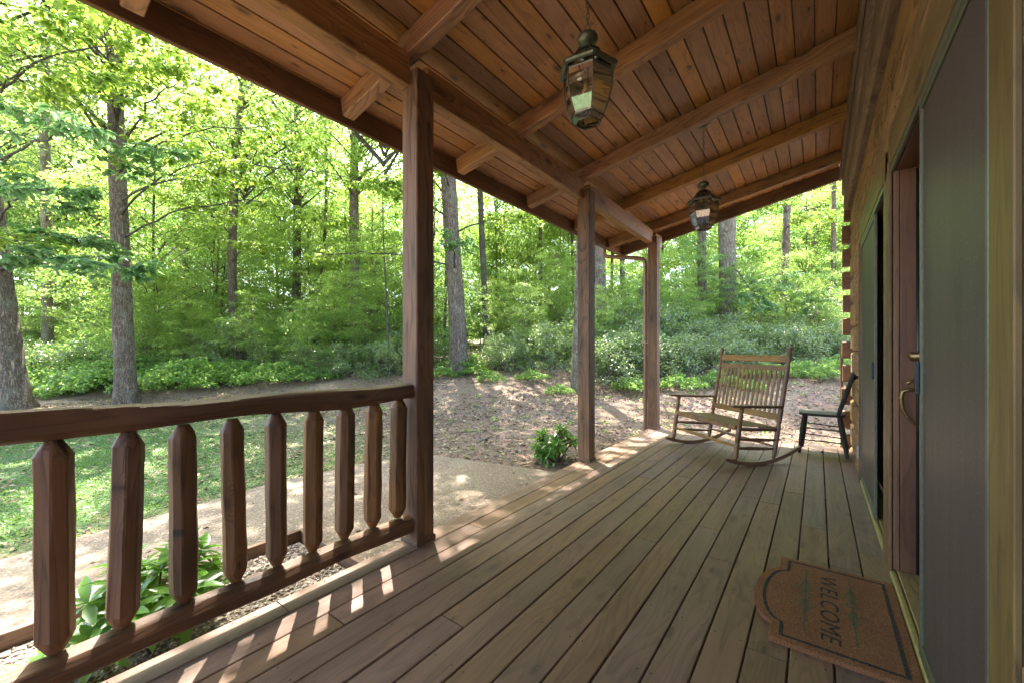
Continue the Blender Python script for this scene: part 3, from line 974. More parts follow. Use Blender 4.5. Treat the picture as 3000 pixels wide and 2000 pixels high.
    ay = W0.to_3x3() @ Vector((0, 1, 0))
    lean = W0.to_3x3() @ Vector((.214, 0, 1.154)).normalized()
    for z0, z1 in ((1.072, 1.145), (.980, 1.035), (.455, .525)):
        zm = (z0 + z1) / 2
        bar('back_rail', T(bp(zm), -Wb / 2 + .012, zm), T(bp(zm), Wb / 2 - .012, zm), .017, z1 - z0, M_oak, Rk, up=tuple(lean), ch=.004)
    for k in range(14):
        u = -.43 + .86 * k / 13
        bar('back_slat', T(bp(.522) - .0, u, .522), T(bp(.984), u, .984), .011, .030, M_oak, Rk, up=tuple(ay), ch=.002)
rocker_bench()

# ------------------------------------------------------------------ small dark plank chair
def plank_chair():
    Cc = empty('wooden_chair', (.04, 6.08, 0), R(-3), label='small dark plank seat side chair against the log corner', cat='chair')
    W0 = wmat(Cc)
    T = lambda x_, y_, z_: W0 @ Vector((x_, y_, z_))
    # seat: rounded plank with dished outline
    vs, fs = [], []
    outl = []
    for k in range(28):
        th = 2 * math.pi * k / 28
        e = .55
        cx_, sy_ = math.cos(th), math.sin(th)
        px = .215 * math.copysign(abs(cx_) ** e, cx_)
        py = (.195 - .02 * cx_) * math.copysign(abs(sy_) ** e, sy_)
        outl.append((px, py))
    n = len(outl)
    vs = [(x_, y_, .442) for x_, y_ in outl] + [(x_ * 1.015, y_ * 1.015, .455) for x_, y_ in outl] + [(x_, y_, .470) for x_, y_ in outl] + [(x_ * .85, y_ * .85, .466) for x_, y_ in outl]
    for r_ in range(3):
        for k in range(n):
            a_, b_ = r_ * n + k, r_ * n + (k + 1) % n
            fs.append((a_, b_, b_ + n, a_ + n))
    fs += [tuple(range(n - 1, -1, -1)), tuple(3 * n + k for k in range(n))]
    link('seat', mesh('seat', vs, fs), Cc, M_black, local=True)
    legs = {}
    for sx, sy in ((-1, -1), (-1, 1), (1, -1), (1, 1)):
        top = (sx * .16, sy * .135, .445)
        bot = (-.205 if sx < 0 else .235, sy * .185, 0.0)
        P_, Q_ = T(*bot), T(*top)
        tube('leg', [P_.lerp(Q_, t) for t in (0, .08, .3, .6, .85, 1)], [.015, .018, .022, .024, .022, .018], M_black, Cc, 10)
        legs[(sx, sy)] = (Vector(bot), Vector(top))
    def on(l, z): b_, t_ = legs[l]; return tuple(b_.lerp(t_, z / .445))
    for sy in (-1, 1):
        for z in (.29, .155):
            tube('rung', [T(*on((-1, sy), z + .02 * (sy > 0))), T(*on((1, sy), z))], .0075, M_black, Cc, 8)
    for sx, zz in ((-1, .22), (-1, .33), (1, .2)):
        tube('rung', [T(*on((sx, -1), zz)), T(*on((sx, 1), zz))], .0075, M_black, Cc, 8)
    for sy in (-1, 1):
        P_, Q_ = T(.155, sy * .15, .465), T(.30 , sy * .175, .965)
        tube('back_post', [P_.lerp(Q_, t) for t in (0, .1, .4, .7, .95, 1)], [.018, .021, .023, .021, .017, .010], M_black, Cc, 10)
    for k in range(4):
        y_ = -.09 + .06 * k
        tube('spindle', [T(.16, y_, .465), T(.275, y_ * 1.1, .86)], .0065, M_black, Cc, 6)
    bar('crest_rail', T(.280, -.165, .895), T(.280, .165, .895), .016, .075, M_black, Cc, up=(0.26, 0, .96))
plank_chair()
nut = lathe('hickory_nut', [(.002, 0), (.012, .004), (.017, .014), (.013, .024), (.003, .029)], M_dark, None, (-.02, 6.05, .001), 10)
nut.location = (.045, 6.02, .001)
tag(nut, 'small dark nut lying on the deck under the dark chair', 'nut')

# ------------------------------------------------------------------ doormat
def doormat():
    Mt = empty('doormat', (.07, 2.40, 0), label='brown coir welcome mat with a scalloped side by the near door', cat='doormat')
    M_coir = NT('coir')
    co = M_coir.coord()
    n1 = M_coir.noise(co, 5, 3, .6); n2 = M_coir.noise(co, 190, 3, .7)
    c = M_coir.ramp(n2, [(.25, (.10, .036, .013)), (.5, (.30, .120, .045)), (.75, (.60, .30, .13))])
    c = M_coir.mix(M_coir.ramp(n1, [(.42, .0), (.65, .35)]), c, (.20, .085, .035))
    M_coir.l.new(c, M_coir.b.inputs['Base Color']); M_coir.b.inputs['Roughness'].default_value = .95
    M_coir.bump(n2, 1.0, .01)
    def speck(name, c_, c2_):
        t = NT(name); n = t.noise(t.coord(), 170, 3, .7)
        t.l.new(t.ramp(n, [(.35, c_), (.56, c_), (.66, c2_)]), t.b.inputs['Base Color'])
        t.b.inputs['Roughness'].default_value = .9; t.bump(n, 1.0, .008)
        return t.m
    M_ink = speck('black_print', (.022, .024, .026), (.24, .12, .06))
    M_grn = speck('green_print', (.085, .13, .065), (.26, .14, .07))
    top = .020
    # outline: straight on the door side, a bulging arc on the deck side
    def outline(inset):
        x1, ya, yb = .305 - inset, 1.995 + inset, 2.815 - inset
        xl = -.165 + inset
        pts = [(x1, ya), (x1, yb), (xl, yb), (xl, 2.672 - inset * .0 + 0)]
        cy_, rx, ry = 2.39, .082 , .262 - inset * .2
        for k in range(15):
            th = math.pi / 2 + math.pi * k / 14
            pts.append((xl - .004 + rx * math.cos(th), cy_ + ry * math.sin(th)))
        pts += [(xl, 2.108), (xl, ya)]
        return pts
    def ring_strip(name, i0, i1, mat, z0, z1):
        A, B = outline(i0), outline(i1); n = len(A)
        vs = [(x, y, z1) for x, y in A] + [(x, y, z1) for x, y in B]
        fs = [(k, (k + 1) % n, (k + 1) % n + n, k + n) for k in range(n)]
        return link(name, mesh(name, vs, fs), Mt, mat)
    O = outline(0); n = len(O)
    vs = [(x, y, .0015) for x, y in O] + [(x, y, top - .003) for x, y in O] + [(x, y, top) for x, y in outline(.004)]
    fs = [(k, k + n, (k + 1) % n + n, (k + 1) % n) for k in range(2 * n) if (k + 1) % n or True]
    fs = []
    for r_ in range(2):
        for k in range(n):
            a_, b_ = r_ * n + k, r_ * n + (k + 1) % n
            fs.append((a_, b_, b_ + n, a_ + n))
    fs += [tuple(2 * n + k for k in range(n)), tuple(range(n - 1, -1, -1))]
    link('mat_body', mesh('mat_body', vs, fs), Mt, M_coir.m)
    ring_strip('printed_border', .034, .048, M_ink, 0, top + .0012)
    # lettering: read from the far end towards the viewer
    cu = bpy.data.curves.new('lettering', 'FONT')
    cu.body = 'WELCOME'
    cu.size = 1.0
    cu.align_x = 'CENTER'; cu.align_y = 'CENTER'
    cu.space_character = 1.08
    cu.offset = 0.0
    tmp = bpy.data.objects.new('lettering_tmp', cu)
    col.objects.link(tmp)
    dg = bpy.context.evaluated_depsgraph_get()
    me = bpy.data.meshes.new_from_object(tmp.evaluated_get(dg))
    bpy.data.objects.remove(tmp)
    cs = np.array([v.co[:] for v in me.vertices])
    lo, hi = cs.min(0), cs.max(0)
    for v in me.vertices:
        tx = (v.co.x - lo[0]) / (hi[0] - lo[0]); ty = (v.co.y - lo[1]) / (hi[1] - lo[1])
        v.co = (.010 + .068 * ty, 2.695 - .600 * tx + (ty - .5) * -.012, top + .0016)
    me.update(); me.materials.clear(); me.name = 'lettering'
    link('lettering', me, Mt, M_ink)
    # two sprigs of printed green leaves
    for sx, y0_, y1_ in ((-.047, 2.72, 2.11), (.128, 2.735, 2.125)):
        vs, fs = [], []
        def quad(a_, b_, w_):
            a_, b_ = Vector(a_), Vector(b_); d_ = (b_ - a_).normalized(); p_ = Vector((-d_.y, d_.x, 0)) * w_ / 2; k0 = len(vs)
            vs.extend([a_ - p_, b_ - p_, b_ + p_, a_ + p_]); fs.append((k0, k0 + 1, k0 + 2, k0 + 3))
        z_ = top + .0018
        quad((sx, y0_, z_), (sx, y1_, z_), .0055)
        for c_ in (.30, .62):
            yc = y0_ + (y1_ - y0_) * c_
            for j in range(7):
                yy = yc + (j - 3) * .018
                ln = .024 * (1 - abs(j - 3) / 4.5)
                for sgn in (-1, 1):
                    quad((sx, yy, z_ + .0001 * j), (sx + sgn * ln, yy - .018, z_ + .0001 * j), .006)
        yc = y0_ + (y1_ - y0_) * .46
        for sgn in (-1, 1):
            quad((sx, yc + .03, z_ + .001), (sx + sgn * .024, yc, z_ + .001), .0045)
            quad((sx + sgn * .024, yc, z_ + .0012), (sx, yc - .03, z_ + .0012), .0045)
            for c_ in (.36, .60):
                y2 = y0_ + (y1_ - y0_) * c_
                for j in range(6):
                    t0, t1 = j * 1.0, (j + 1) * 1.0
                    quad((sx + sgn * (.036 + .010 * math.cos(t0)), y2 + .012 * math.sin(t0), z_ + .0014),
                         (sx + sgn * (.036 + .010 * math.cos(t1)), y2 + .012 * math.sin(t1), z_ + .0014), .003)
        link('printed_sprig', mesh('printed_sprig', vs, fs), Mt, M_grn)
    # coir pile: short bristles over the top and round the edge
    N = 30000
    px = rng.uniform(-.255, .31, N); py = rng.uniform(1.99, 2.82, N)
    ins = ((px > -.163) & (px < .303) & (py > 1.997) & (py < 2.813)) | ((px <= -.163) & (((px + .169) / .082) ** 2 + ((py - 2.39) / .262) ** 2 < 1))
    px, py = px[ins], py[ins]
    n_ = len(px)
    # denser ring of edge bristles
    E_ = []
    OO = O + [O[0]]
    for a_, b_ in zip(OO[:-1], OO[1:]):
        L_ = math.hypot(b_[0] - a_[0], b_[1] - a_[1])
        for k in range(int(L_ * 2600)):
            t_ = rnd.random(); E_.append((a_[0] + (b_[0] - a_[0]) * t_, a_[1] + (b_[1] - a_[1]) * t_, rnd.uniform(.004, .019)))
    E_ = np.array(E_)
    base = np.concatenate([np.stack([px, py, np.full(n_, top)], 1), E_])
    m_ = len(base)
    ang = rng.uniform(0, 6.283, m_)
    ln = rng.uniform(.003, .009, m_)
    d_ = np.stack([np.cos(ang) * .8, np.sin(ang) * .8, rng.uniform(.1, .6, m_)], 1) * ln[:, None]
    d_[:n_, 2] *= .35
    s_ = np.stack([-np.sin(ang), np.cos(ang), np.zeros(m_)], 1) * .0006
    V = np.stack([base - s_, base + s_, base + d_], 1).reshape(-1, 3)
    F = np.arange(m_ * 3).reshape(-1, 3)
    # bristles lying on the printed parts would hide them: keep only a share there
    cx_, cy_ = base[:, 0], base[:, 1]
    printed = ((np.abs(cx_ - .044) < .04) & (np.abs(cy_ - 2.39) < .31)) | (np.abs(cx_ + .047) < .03) | (np.abs(cx_ - .128) < .03) | (np.abs(cx_ - .264) < .012) \
        | (np.abs(cy_ - 2.774) < .012) | (np.abs(cy_ - 2.036) < .012) | (np.abs(cx_ + .205) < .03)
    keep = ~(printed & (rng.random(m_) < .5)) | (np.arange(m_) >= n_)
    F = F[keep]
    o = link('coir_pile', np_mesh('coir_pile', V, F), Mt, M_coir.m)
    o['kind'] = 'stuff'
doormat()

#FOREST#
# ------------------------------------------------------------------ foliage building blocks
def leaf_quads(P, D, N, L, W, fold=.18):
    """one folded leaf (2 triangles) per row: base P, direction D, normal N, length L, width W"""
    S = np.cross(D, N); S /= np.linalg.norm(S, axis=1, keepdims=True) + 1e-9
    L = L[:, None]; W = W[:, None]
    mid = P + D * L * .45 + N * L * fold * .35
    a = P; b = mid + S * W * .5; t = P + D * L - N * L * .06; e = mid - S * W * .5
    mid2 = P + D * L * .5 - N * L * .0
    V = np.stack([a, b, t, e], 1).reshape(-1, 3)
    k = np.arange(len(P))[:, None] * 4
    F = np.concatenate([k + np.array([[0, 1, 2]]), k + np.array([[0, 2, 3]])], 1).reshape(-1, 3)
    return V, F

def leaf_full(P, D, N, L, W, droop=.25):
    """pointed oval leaf with a midrib fold and a curl, 10 vertices and 8 quads/triangles as triangles"""
    S = np.cross(D, N); S /= np.linalg.norm(S, axis=1, keepdims=True) + 1e-9
    L = L[:, None]; W = W[:, None]
    def mid(t): return P + D * L * t - N * L * droop * t * t
    up = N * W * .16
    rows = [mid(0.0)]
    for t, w in ((.28, .40), (.58, .5), (.84, .28)):
        m = mid(t)
        rows += [m - S * W * w + up * w * 2, m, m + S * W * w + up * w * 2]
    rows += [mid(1.0)]
    V = np.stack(rows, 1).reshape(-1, 3)          # 11 verts
    k = np.arange(len(P))[:, None] * 11
    T = [(0, 2, 1), (0, 3, 2), (1, 2, 5), (1, 5, 4), (2, 3, 6), (2, 6, 5), (4, 5, 8), (4, 8, 7), (5, 6, 9), (5, 9, 8), (7, 8, 10), (8, 9, 10)]
    F = np.concatenate([k + np.array([t]) for t in T], 1).reshape(-1, 3)
    return V, F

def unit(v): return v / (np.linalg.norm(v, axis=-1, keepdims=True) + 1e-9)

def spray_leaves(C, Rr, n, size, tilt=.4, thick=.10, droop=.35, ratio=.55, jit=.35, full=False):
    """flat layered sprays of leaves round the centres C (m,3) with radius Rr (m,)"""
    m = len(C)
    idx = np.repeat(np.arange(m), n)
    N_ = len(idx)
    r = np.sqrt(rng.random(N_)) * Rr[idx]
    an = rng.uniform(0, 2 * np.pi, N_)
    # leaves sit on a handful of twigs, so the spray has an uneven outline
    nt = 7
    tw = rng.uniform(0, 2 * np.pi, (m, nt))
    an = tw[idx, rng.integers(0, nt, N_)] + rng.normal(0, .26, N_)
    P = C[idx] + np.stack([r * np.cos(an), r * np.sin(an), rng.normal(0, thick, N_) * Rr[idx] - droop * r * r / np.maximum(Rr[idx], .1)], 1)
    out = np.stack([np.cos(an), np.sin(an), np.full(N_, -.25)], 1)
    D = unit(out + rng.normal(0, .55, (N_, 3)))
    Nn = np.array([0, 0, 1.0]) + rng.normal(0, tilt, (N_, 3))
    Nn = unit(Nn - D * (Nn * D).sum(1, keepdims=True))
    L = size * rng.uniform(1 - jit, 1 + jit, N_)
    f_ = leaf_full if full else leaf_quads
    return f_(P, D, Nn, L, L * ratio)

class Geo:
    def __init__(s): s.V, s.F, s.n = [], [], 0
    def add(s, V, F):
        V = np.asarray(V, float).reshape(-1, 3); F = np.asarray(F)
        s.V.append(V); s.F.append(F + s.n); s.n += len(V)
    def tube(s, pts, radii, n=5):
        vs, fs = tube_data(pts, radii, n, close=False)
        f3 = []
        for a, b, c, d in fs: f3 += [(a, b, c), (a, c, d)]
        s.add(np.array([tuple(v) for v in vs]), np.array(f3))
    def mesh(s, name, smooth=False):
        return np_mesh(name, np.concatenate(s.V), np.concatenate(s.F), smooth)

M_leafA = leafmat('understory_leaf', (.060, .112, .030), (.115, .160, .045), (.46, .64, .13), tw=.52)
M_leafB = leafmat('canopy_leaf', (.055, .105, .030), (.095, .150, .040), (.42, .58, .13), tw=.5)
M_leafC = leafmat('shrub_leaf', (.080, .120, .050), (.130, .165, .080), (.40, .54, .15), gloss=.27, spec=.9, tw=.35)
M_leafD = leafmat('broad_leaf', (.040, .110, .035), (.075, .160, .030), (.42, .60, .13), gloss=.32, tw=.5)
M_leafE = leafmat('evergreen_leaf', (.045, .120, .022), (.095, .185, .035), (.20, .42, .04), gloss=.24, spec=.6, tw=.35)
M_bark = barkmat('grey_ridged_bark', (.060, .042, .028), (.26, .19, .125), lich=.28)
M_bark2 = barkmat('pale_lichened_bark', (.080, .062, .044), (.26, .215, .15), (.35, .37, .27), .5, .9)
M_bark3 = barkmat('dark_slim_bark', (.045, .034, .026), (.130, .098, .070), (.22, .24, .16), .35, 1.4)
M_twig = plain('twig_bark', (.10, .075, .05), .8, 0, .3, 30)

def world_at(px, d):
    r_ = (px - 1500) / 1200 * d
    c_, s_ = math.cos(YAW), math.sin(YAW)
    return (c_ * r_ - s_ * d, s_ * r_ + c_ * d)
def world3(px, py, d):
    x, y = world_at(px, d)
    return Vector((x, y, EYE + (1025 - py) / 1200 * d))

# ---- trunks
def trunk_mesh(H, r0, r1, lean, bend, seed, n=14, rings=22, flare=.35, rough=.03):
    r_ = np.random.default_rng(seed)
    z = H * np.linspace(0, 1, rings) ** 1.35
    ph = r_.uniform(0, 6.28, 6)
    t = z / H
    cx = lean[0] * z + bend * .5 * np.sin(t * 5 + ph[0]) - bend * .5 * math.sin(ph[0]) + .012 * np.sin(z * 1.3 + ph[4])
    cy = lean[1] * z + bend * .5 * np.sin(t * 4 + ph[1]) - bend * .5 * math.sin(ph[1])
    rad = r0 + (r1 - r0) * t + r0 * flare * np.exp(-z / .35)
    th = np.linspace(0, 2 * np.pi, n, endpoint=False)
    lob = 1 + .05 * np.cos(2 * th[None] + ph[2] + z[:, None] * .3) + flare * .35 * np.exp(-z[:, None] / .3) * np.cos(5 * th[None] + ph[3])
    lob += r_.normal(0, rough, (rings, n))
    R_ = rad[:, None] * lob
    V = np.stack([cx[:, None] + R_ * np.cos(th), cy[:, None] + R_ * np.sin(th), np.repeat(z[:, None], n, 1)], -1)
    V[0, :, 2] -= .35
    i = np.arange(rings - 1)[:, None] * n + np.arange(n)[None]
    j = np.arange(rings - 1)[:, None] * n + (np.arange(n)[None] + 1) % n
    F = np.stack([i, j, j + n, i + n], -1).reshape(-1, 4)
    axis = list(zip(cx, cy, z))
    return np_mesh('trunk', V.reshape(-1, 3), F, True), axis

def axis_at(axis, h):
    for a, b in zip(axis[:-1], axis[1:]):
        if a[2] <= h <= b[2]:
            t = (h - a[2]) / (b[2] - a[2]); return Vector(a).lerp(Vector(b), t)
    return Vector(axis[-1])

# ---- crowns (shared meshes; local origin at the foot of the tree)
def crown_mesh(kind, seed):
    global rng
    keep, rng = rng, np.random.default_rng(seed)
    g, tw = Geo(), Geo()
    if kind == 'under':       # layered understory tree 1..9 m
        H = rng.uniform(7.5, 9.5); m = 74
        z = rng.uniform(1.1, H, m)
        wid = 2.7 * np.sin(np.clip((z - .4) / (H + .3), 0, 1) * np.pi) ** .6
        an = rng.uniform(0, 6.28, m); rr = wid * np.sqrt(rng.uniform(.05, 1, m))
        C = np.stack([rr * np.cos(an), rr * np.sin(an), z], 1)
        g.add(*spray_leaves(C, rng.uniform(.55, 1.05, m), 225, .098))
        for k in range(0, m, 2):
            b = Vector((0, 0, max(.6, z[k] - rr[k] * .55)))
            e = Vector(C[k]); md = b.lerp(e, .5) + Vector((0, 0, .15))
            tw.tube([b, md, e], [.022, .014, .006], 4)
    elif kind == 'canopy':    # high crown 7..19 m
        m = 120
        z = rng.uniform(7.5, 19, m)
        wid = 4.3 * np.sin(np.clip((z - 6.2) / 14.0, 0, 1) * np.pi) ** .7
        an = rng.uniform(0, 6.28, m); rr = wid * np.sqrt(rng.uniform(.05, 1, m))
        C = np.stack([rr * np.cos(an), rr * np.sin(an), z], 1)
        g.add(*spray_leaves(C, rng.uniform(.7, 1.4, m), 140, .13, tilt=.5, thick=.18))
        for k in range(0, m, 2):
            b = Vector((0, 0, max(6.0, z[k] - rr[k] * .8)))
            e = Vector(C[k]); md = b.lerp(e, .5) + Vector((0, 0, .3))
            tw.tube([b, md, e], [.045, .026, .008], 5)
    elif kind == 'shrub':     # spreading evergreen bush, radius about 1.1
        m = 46
        u = unit(rng.normal(0, 1, (m, 3))); u[:, 2] = np.abs(u[:, 2])
        rr = rng.uniform(.55, 1.0, m)[:, None]
        C = u * rr * np.array([1.05, 1.05, 1.25]) + np.array([0, 0, .12])
        g.add(*spray_leaves(C, rng.uniform(.22, .42, m), 110, .070, tilt=.55, thick=.22, ratio=.42))
        for k in range(0, m, 2):
            e = Vector(C[k]); tw.tube([(e.x * .1, e.y * .1, 0), (e.x * .55, e.y * .55, e.z * .6), e], [.014, .009, .004], 4)
    elif kind == 'weeds':     # low leafy undergrowth
        m = 40
        an = rng.uniform(0, 6.28, m); rr = np.sqrt(rng.random(m)) * 1.15
        C = np.stack([rr * np.cos(an), rr * np.sin(an), .18 + .62 * (1 - (rr / 1.25) ** 2) * rng.uniform(.4, 1, m)], 1)
        g.add(*spray_leaves(C, rng.uniform(.18, .36, m), 62, .095, tilt=.5, thick=.2, ratio=.7))
        for k in range(0, m, 2):
            e = Vector(C[k]); tw.tube([(e.x * .8, e.y * .8, 0), e], [.006, .003], 3)
    me = g.mesh('foliage'); tm = tw.mesh('twigs')
    rng = keep
    return me, tm

U = [crown_mesh('under', 100 + k) for k in range(5)]
K = [crown_mesh('canopy', 200 + k) for k in range(3)]
S = [crown_mesh('shrub', 300 + k) for k in range(4)]
Wd = [crown_mesh('weeds', 400 + k) for k in range(3)]
M_leafA2 = leafmat('cool_understory_leaf', (.055, .110, .042), (.095, .150, .052), (.38, .58, .15), tw=.52)
for q_, (me, tm) in enumerate(U): me.materials.append(M_leafA2 if q_ in (1, 3) else M_leafA); tm.materials.append(M_twig)
for me, tm in K: me.materials.append(M_leafB); tm.materials.append(M_bark3)
for me, tm in S: me.materials.append(M_leafC); tm.materials.append(M_twig)
for me, tm in Wd: me.materials.append(M_leafD); tm.materials.append(M_twig)

def put(name, me, parent, rz=0, sc=(1, 1, 1), loc=(0, 0, 0)):
    o = bpy.data.objects.new(name, me); col.objects.link(o)
    if name != 'trunk': o['kind'] = 'stuff'
    o.parent = parent; o.rotation_euler = (0, 0, rz); o.scale = sc; o.location = loc
    return o

def zone(px):
    if px < 330: return 'at far left'
    if px < 760: return 'right of the ridged grey tree'
    if px < 1180: return 'left of the first post'
    if px < 1690: return 'between the first two posts'
    if px < 1920: return 'beside the downspout'
    if px < 2200: return 'above the left half of the rocker'
    return 'toward the cabin corner'
def tone(i): return 'cool green' if i in (1, 3) else 'yellow green'
def size(q, a, b): return 'small' if q < a else 'medium' if q < b else 'large'
def depth(d): return 'in front rank' if d < 20 else 'farther back' if d < 30 else 'deep in the wood'

TREES = {}
def big_tree(key, px, d, dia, label, H=20, lean=(0, 0), bend=.12, mat=None, n=28, rings=60, top=.55, crown=0, flare=.35, csc=1.0, group=None, cz=0.0, coff=(0, 0)):
    x, y = world_at(px, d)
    z = gz(x, y)
    # lean is given across the line of sight (first) and along it (second)
    c_, s_ = math.cos(YAW), math.sin(YAW)
    lw = (c_ * lean[0] - s_ * lean[1], s_ * lean[0] + c_ * lean[1])
    me, ax = trunk_mesh(H, dia / 2, dia / 2 * top, lw, bend, hash(key) % 1000 if False else sum(map(ord, key)), n, rings, flare)
    t = empty('tree', (x, y, z), label=label, cat='tree', group=group)
    link('trunk', me, t, mat or M_bark, local=True)
    if crown is not None:
        m_, tm_ = K[crown % 3]
        a_ = rnd.uniform(0, 6.28)
        off = axis_at(ax, H * .6)
        put('crown', m_, t, a_, (csc, csc, csc), (off.x + coff[0], off.y + coff[1], cz)); put('limbs', tm_, t, a_, (csc, csc, csc), (off.x + coff[0], off.y + coff[1], cz))
    TREES[key] = (t, ax, Vector((x, y, z)))
    return t

big_tree('T1', 45, 9.95, .50, 'thick grey trunk leaning out of the picture at far left beyond the rail', lean=(-.115, 0), crown=0, flare=.5)
big_tree('T2', 370, 11.2, .43, 'straight tall tree with ridged grey bark rising from the lawn left of the first post', lean=(-.028, 0), crown=1)
big_tree('T3', 140, 16.5, .38, 'pale trunk in the undergrowth between the two nearest trees at left', lean=(.004, 0), mat=M_bark2, crown=None, n=18, rings=30)
big_tree('T4', 1346, 12.6, .55, 'stout oak seen just right of the first post, leaning slightly left', lean=(-.062, 0), crown=1, flare=.45, csc=1.0, coff=(1.2, -1.6))
big_tree('T5', 1690, 10.0, .27, 'lichen spotted trunk half hidden behind the second post', lean=(-.006, 0), mat=M_bark2, crown=None, H=12, flare=.4, bend=.3)
big_tree('T6', 2134, 14.0, .58, 'thickest pale furrowed trunk standing straight above the rocker', lean=(.0, 0), mat=M_bark2, crown=None)
big_tree('T7', 2058, 15.0, .34, 'brown trunk directly left of the thickest pale trunk', lean=(.012, 0), crown=None, n=18, rings=30)
big_tree('T8', 2296, 15.5, .27, 'slim trunk between the thickest pale trunk and the cabin corner', lean=(.020, 0), crown=None, n=18, rings=30, bend=.35)
big_tree('T9', 866, 19.0, .40, 'dark trunk halfway between the ridged grey tree and the first post', lean=(.0, 0), mat=M_bark3, crown=1, n=16, rings=24)
big_tree('T10', 694, 17.0, .33, 'crooked trunk bending left above the dense bush behind the rail', lean=(-.02, 0), crown=2, n=18, rings=30, bend=.9)
big_tree('T11', 545, 20.0, .30, 'dark upright trunk right of the ridged grey tree', lean=(.01, 0), mat=M_bark3, crown=None, n=14, rings=22)
big_tree('T12', 921, 18.0, .17, 'thin dark trunk leaning right, beside the dark trunk left of the first post', H=14, lean=(.03, 0), mat=M_bark3, crown=None, n=12, rings=22, bend=.3)
big_tree('T13', 1140, 12.5, .075, 'slender crooked sapling immediately left of the first post', H=6, lean=(-.05, 0), mat=M_bark3, crown=None, n=10, rings=20, bend=.35, top=.3)
big_tree('T14', 1838, 15.0, .20, 'slanting trunk leaning right behind the downspout', H=9, lean=(.26, 0), mat=M_bark, crown=None, n=12, rings=20, bend=.2)
big_tree('T15', 1768, 17.5, .27, 'pale straight trunk between the second post and the downspout', lean=(0, 0), mat=M_bark2, crown=None, n=14, rings=22)
big_tree('T16', 1826, 19.0, .24, 'dark straight trunk behind the slanting trunk near the downspout', lean=(0, 0), mat=M_bark3, crown=None, n=14, rings=22)
big_tree('T17', 1582, 20.0, .20, 'thin dark trunk left of the second post above the leafy clearing', lean=(.0, 0), mat=M_bark3, crown=2, n=12, rings=22)
big_tree('T18', 284, 22.0, .34, 'pale distant trunk just left of the ridged grey tree', lean=(.0, 0), mat=M_bark2, crown=0, n=14, rings=22)
big_tree('T19', 187, 24.0, .30, 'faint brown trunk far behind the pale trunk at left', lean=(.0, 0), mat=M_bark, crown=1, n=14, rings=22)
big_tree('T20', 1425, 17.0, .26, 'shaded trunk right behind the stout oak', lean=(-.03, 0), mat=M_bark3, crown=None, n=12, rings=22)
big_tree('T21', 2440, 18.0, .20, 'thin trunk close to the cabin corner, seen over the dark chair', lean=(-.01, 0), mat=M_bark, crown=None, n=12, rings=22)
big_tree('T22', 2380, 22.0, .24, 'far grey trunk left of the cabin corner', lean=(0, 0), mat=M_bark2, crown=None, n=12, rings=22)

big_tree('T23', 1222, 11.6, .36, 'tall tree added to shade the path, trunk hidden behind the first post', lean=(0, 0), crown=2, coff=(-.8, -.4), csc=.95)  # added tree: its crown keeps sun off the path, the post covers its trunk
# trees out of the picture that roof the clearing with leaves, as the dappled ground shows
for k, (x, y) in enumerate([(-8.5, -4.5), (-13.5, -5.5), (-18.5, -3.0), (-6.3, 13.6), (-15.0, 9.5), (-8.0, -10.0)]):
    me, ax = trunk_mesh(19, .2, .1, (rnd.uniform(-.01, .01), rnd.uniform(-.01, .01)), .2, 900 + k, 12, 20)
    vis = y > 5
    t = empty('tree', (x, y, gz(x, y)), cat='tree', group='tall trees round the clearing',
              label='tall straight forest tree round the leafy clearing in front of the porch')
    link('trunk', me, t, M_bark, local=True)
    m_, tm_ = K[k % 3]; a_ = rnd.uniform(0, 6.28); q = rnd.uniform(.9, 1.1)
    put('crown', m_, t, a_, (q, q, q)); put('limbs', tm_, t, a_, (q, q, q))

# background: slim trunks with high crowns
thin = [trunk_mesh(18, .11, .06, (rnd.uniform(-.02, .02), rnd.uniform(-.02, .02)), .3, 700 + k, 9, 14)[0] for k in range(4)]
for k, me in enumerate(thin): me.materials.append([M_bark, M_bark3, M_bark2, M_bark3][k])
placed = []
def free(x, y, m):
    for a, b in placed:
        if (a - x) ** 2 + (b - y) ** 2 < m * m: return False
    placed.append((x, y)); return True
n_ = 0
while n_ < 56:
    d = 16 + 34 * rnd.random() ** 1.0
    px = rnd.uniform(-250, 2650)
    x, y = world_at(px, d)
    if x > 0 and y < 14: continue
    if not free(x, y, 1.7): continue
    t = empty('tree', (x, y, gz(x, y)), rnd.uniform(0, 6.28), cat='tree', group='slim trees ' + zone(px) + ', ' + depth(d),
              label='slim straight tree ' + zone(px) + ', ' + depth(d))
    s_ = rnd.uniform(.4, 1.0)
    put('trunk', thin[n_ % 4], t, 0, (s_, s_, 1))
    if n_ % 3 != 1:
        m_, tm_ = K[n_ % 3]; q = rnd.uniform(.8, 1.05)
        put('crown', m_, t, 0, (q, q, q)); put('limbs', tm_, t, 0, (q, q, q))
    n_ += 1

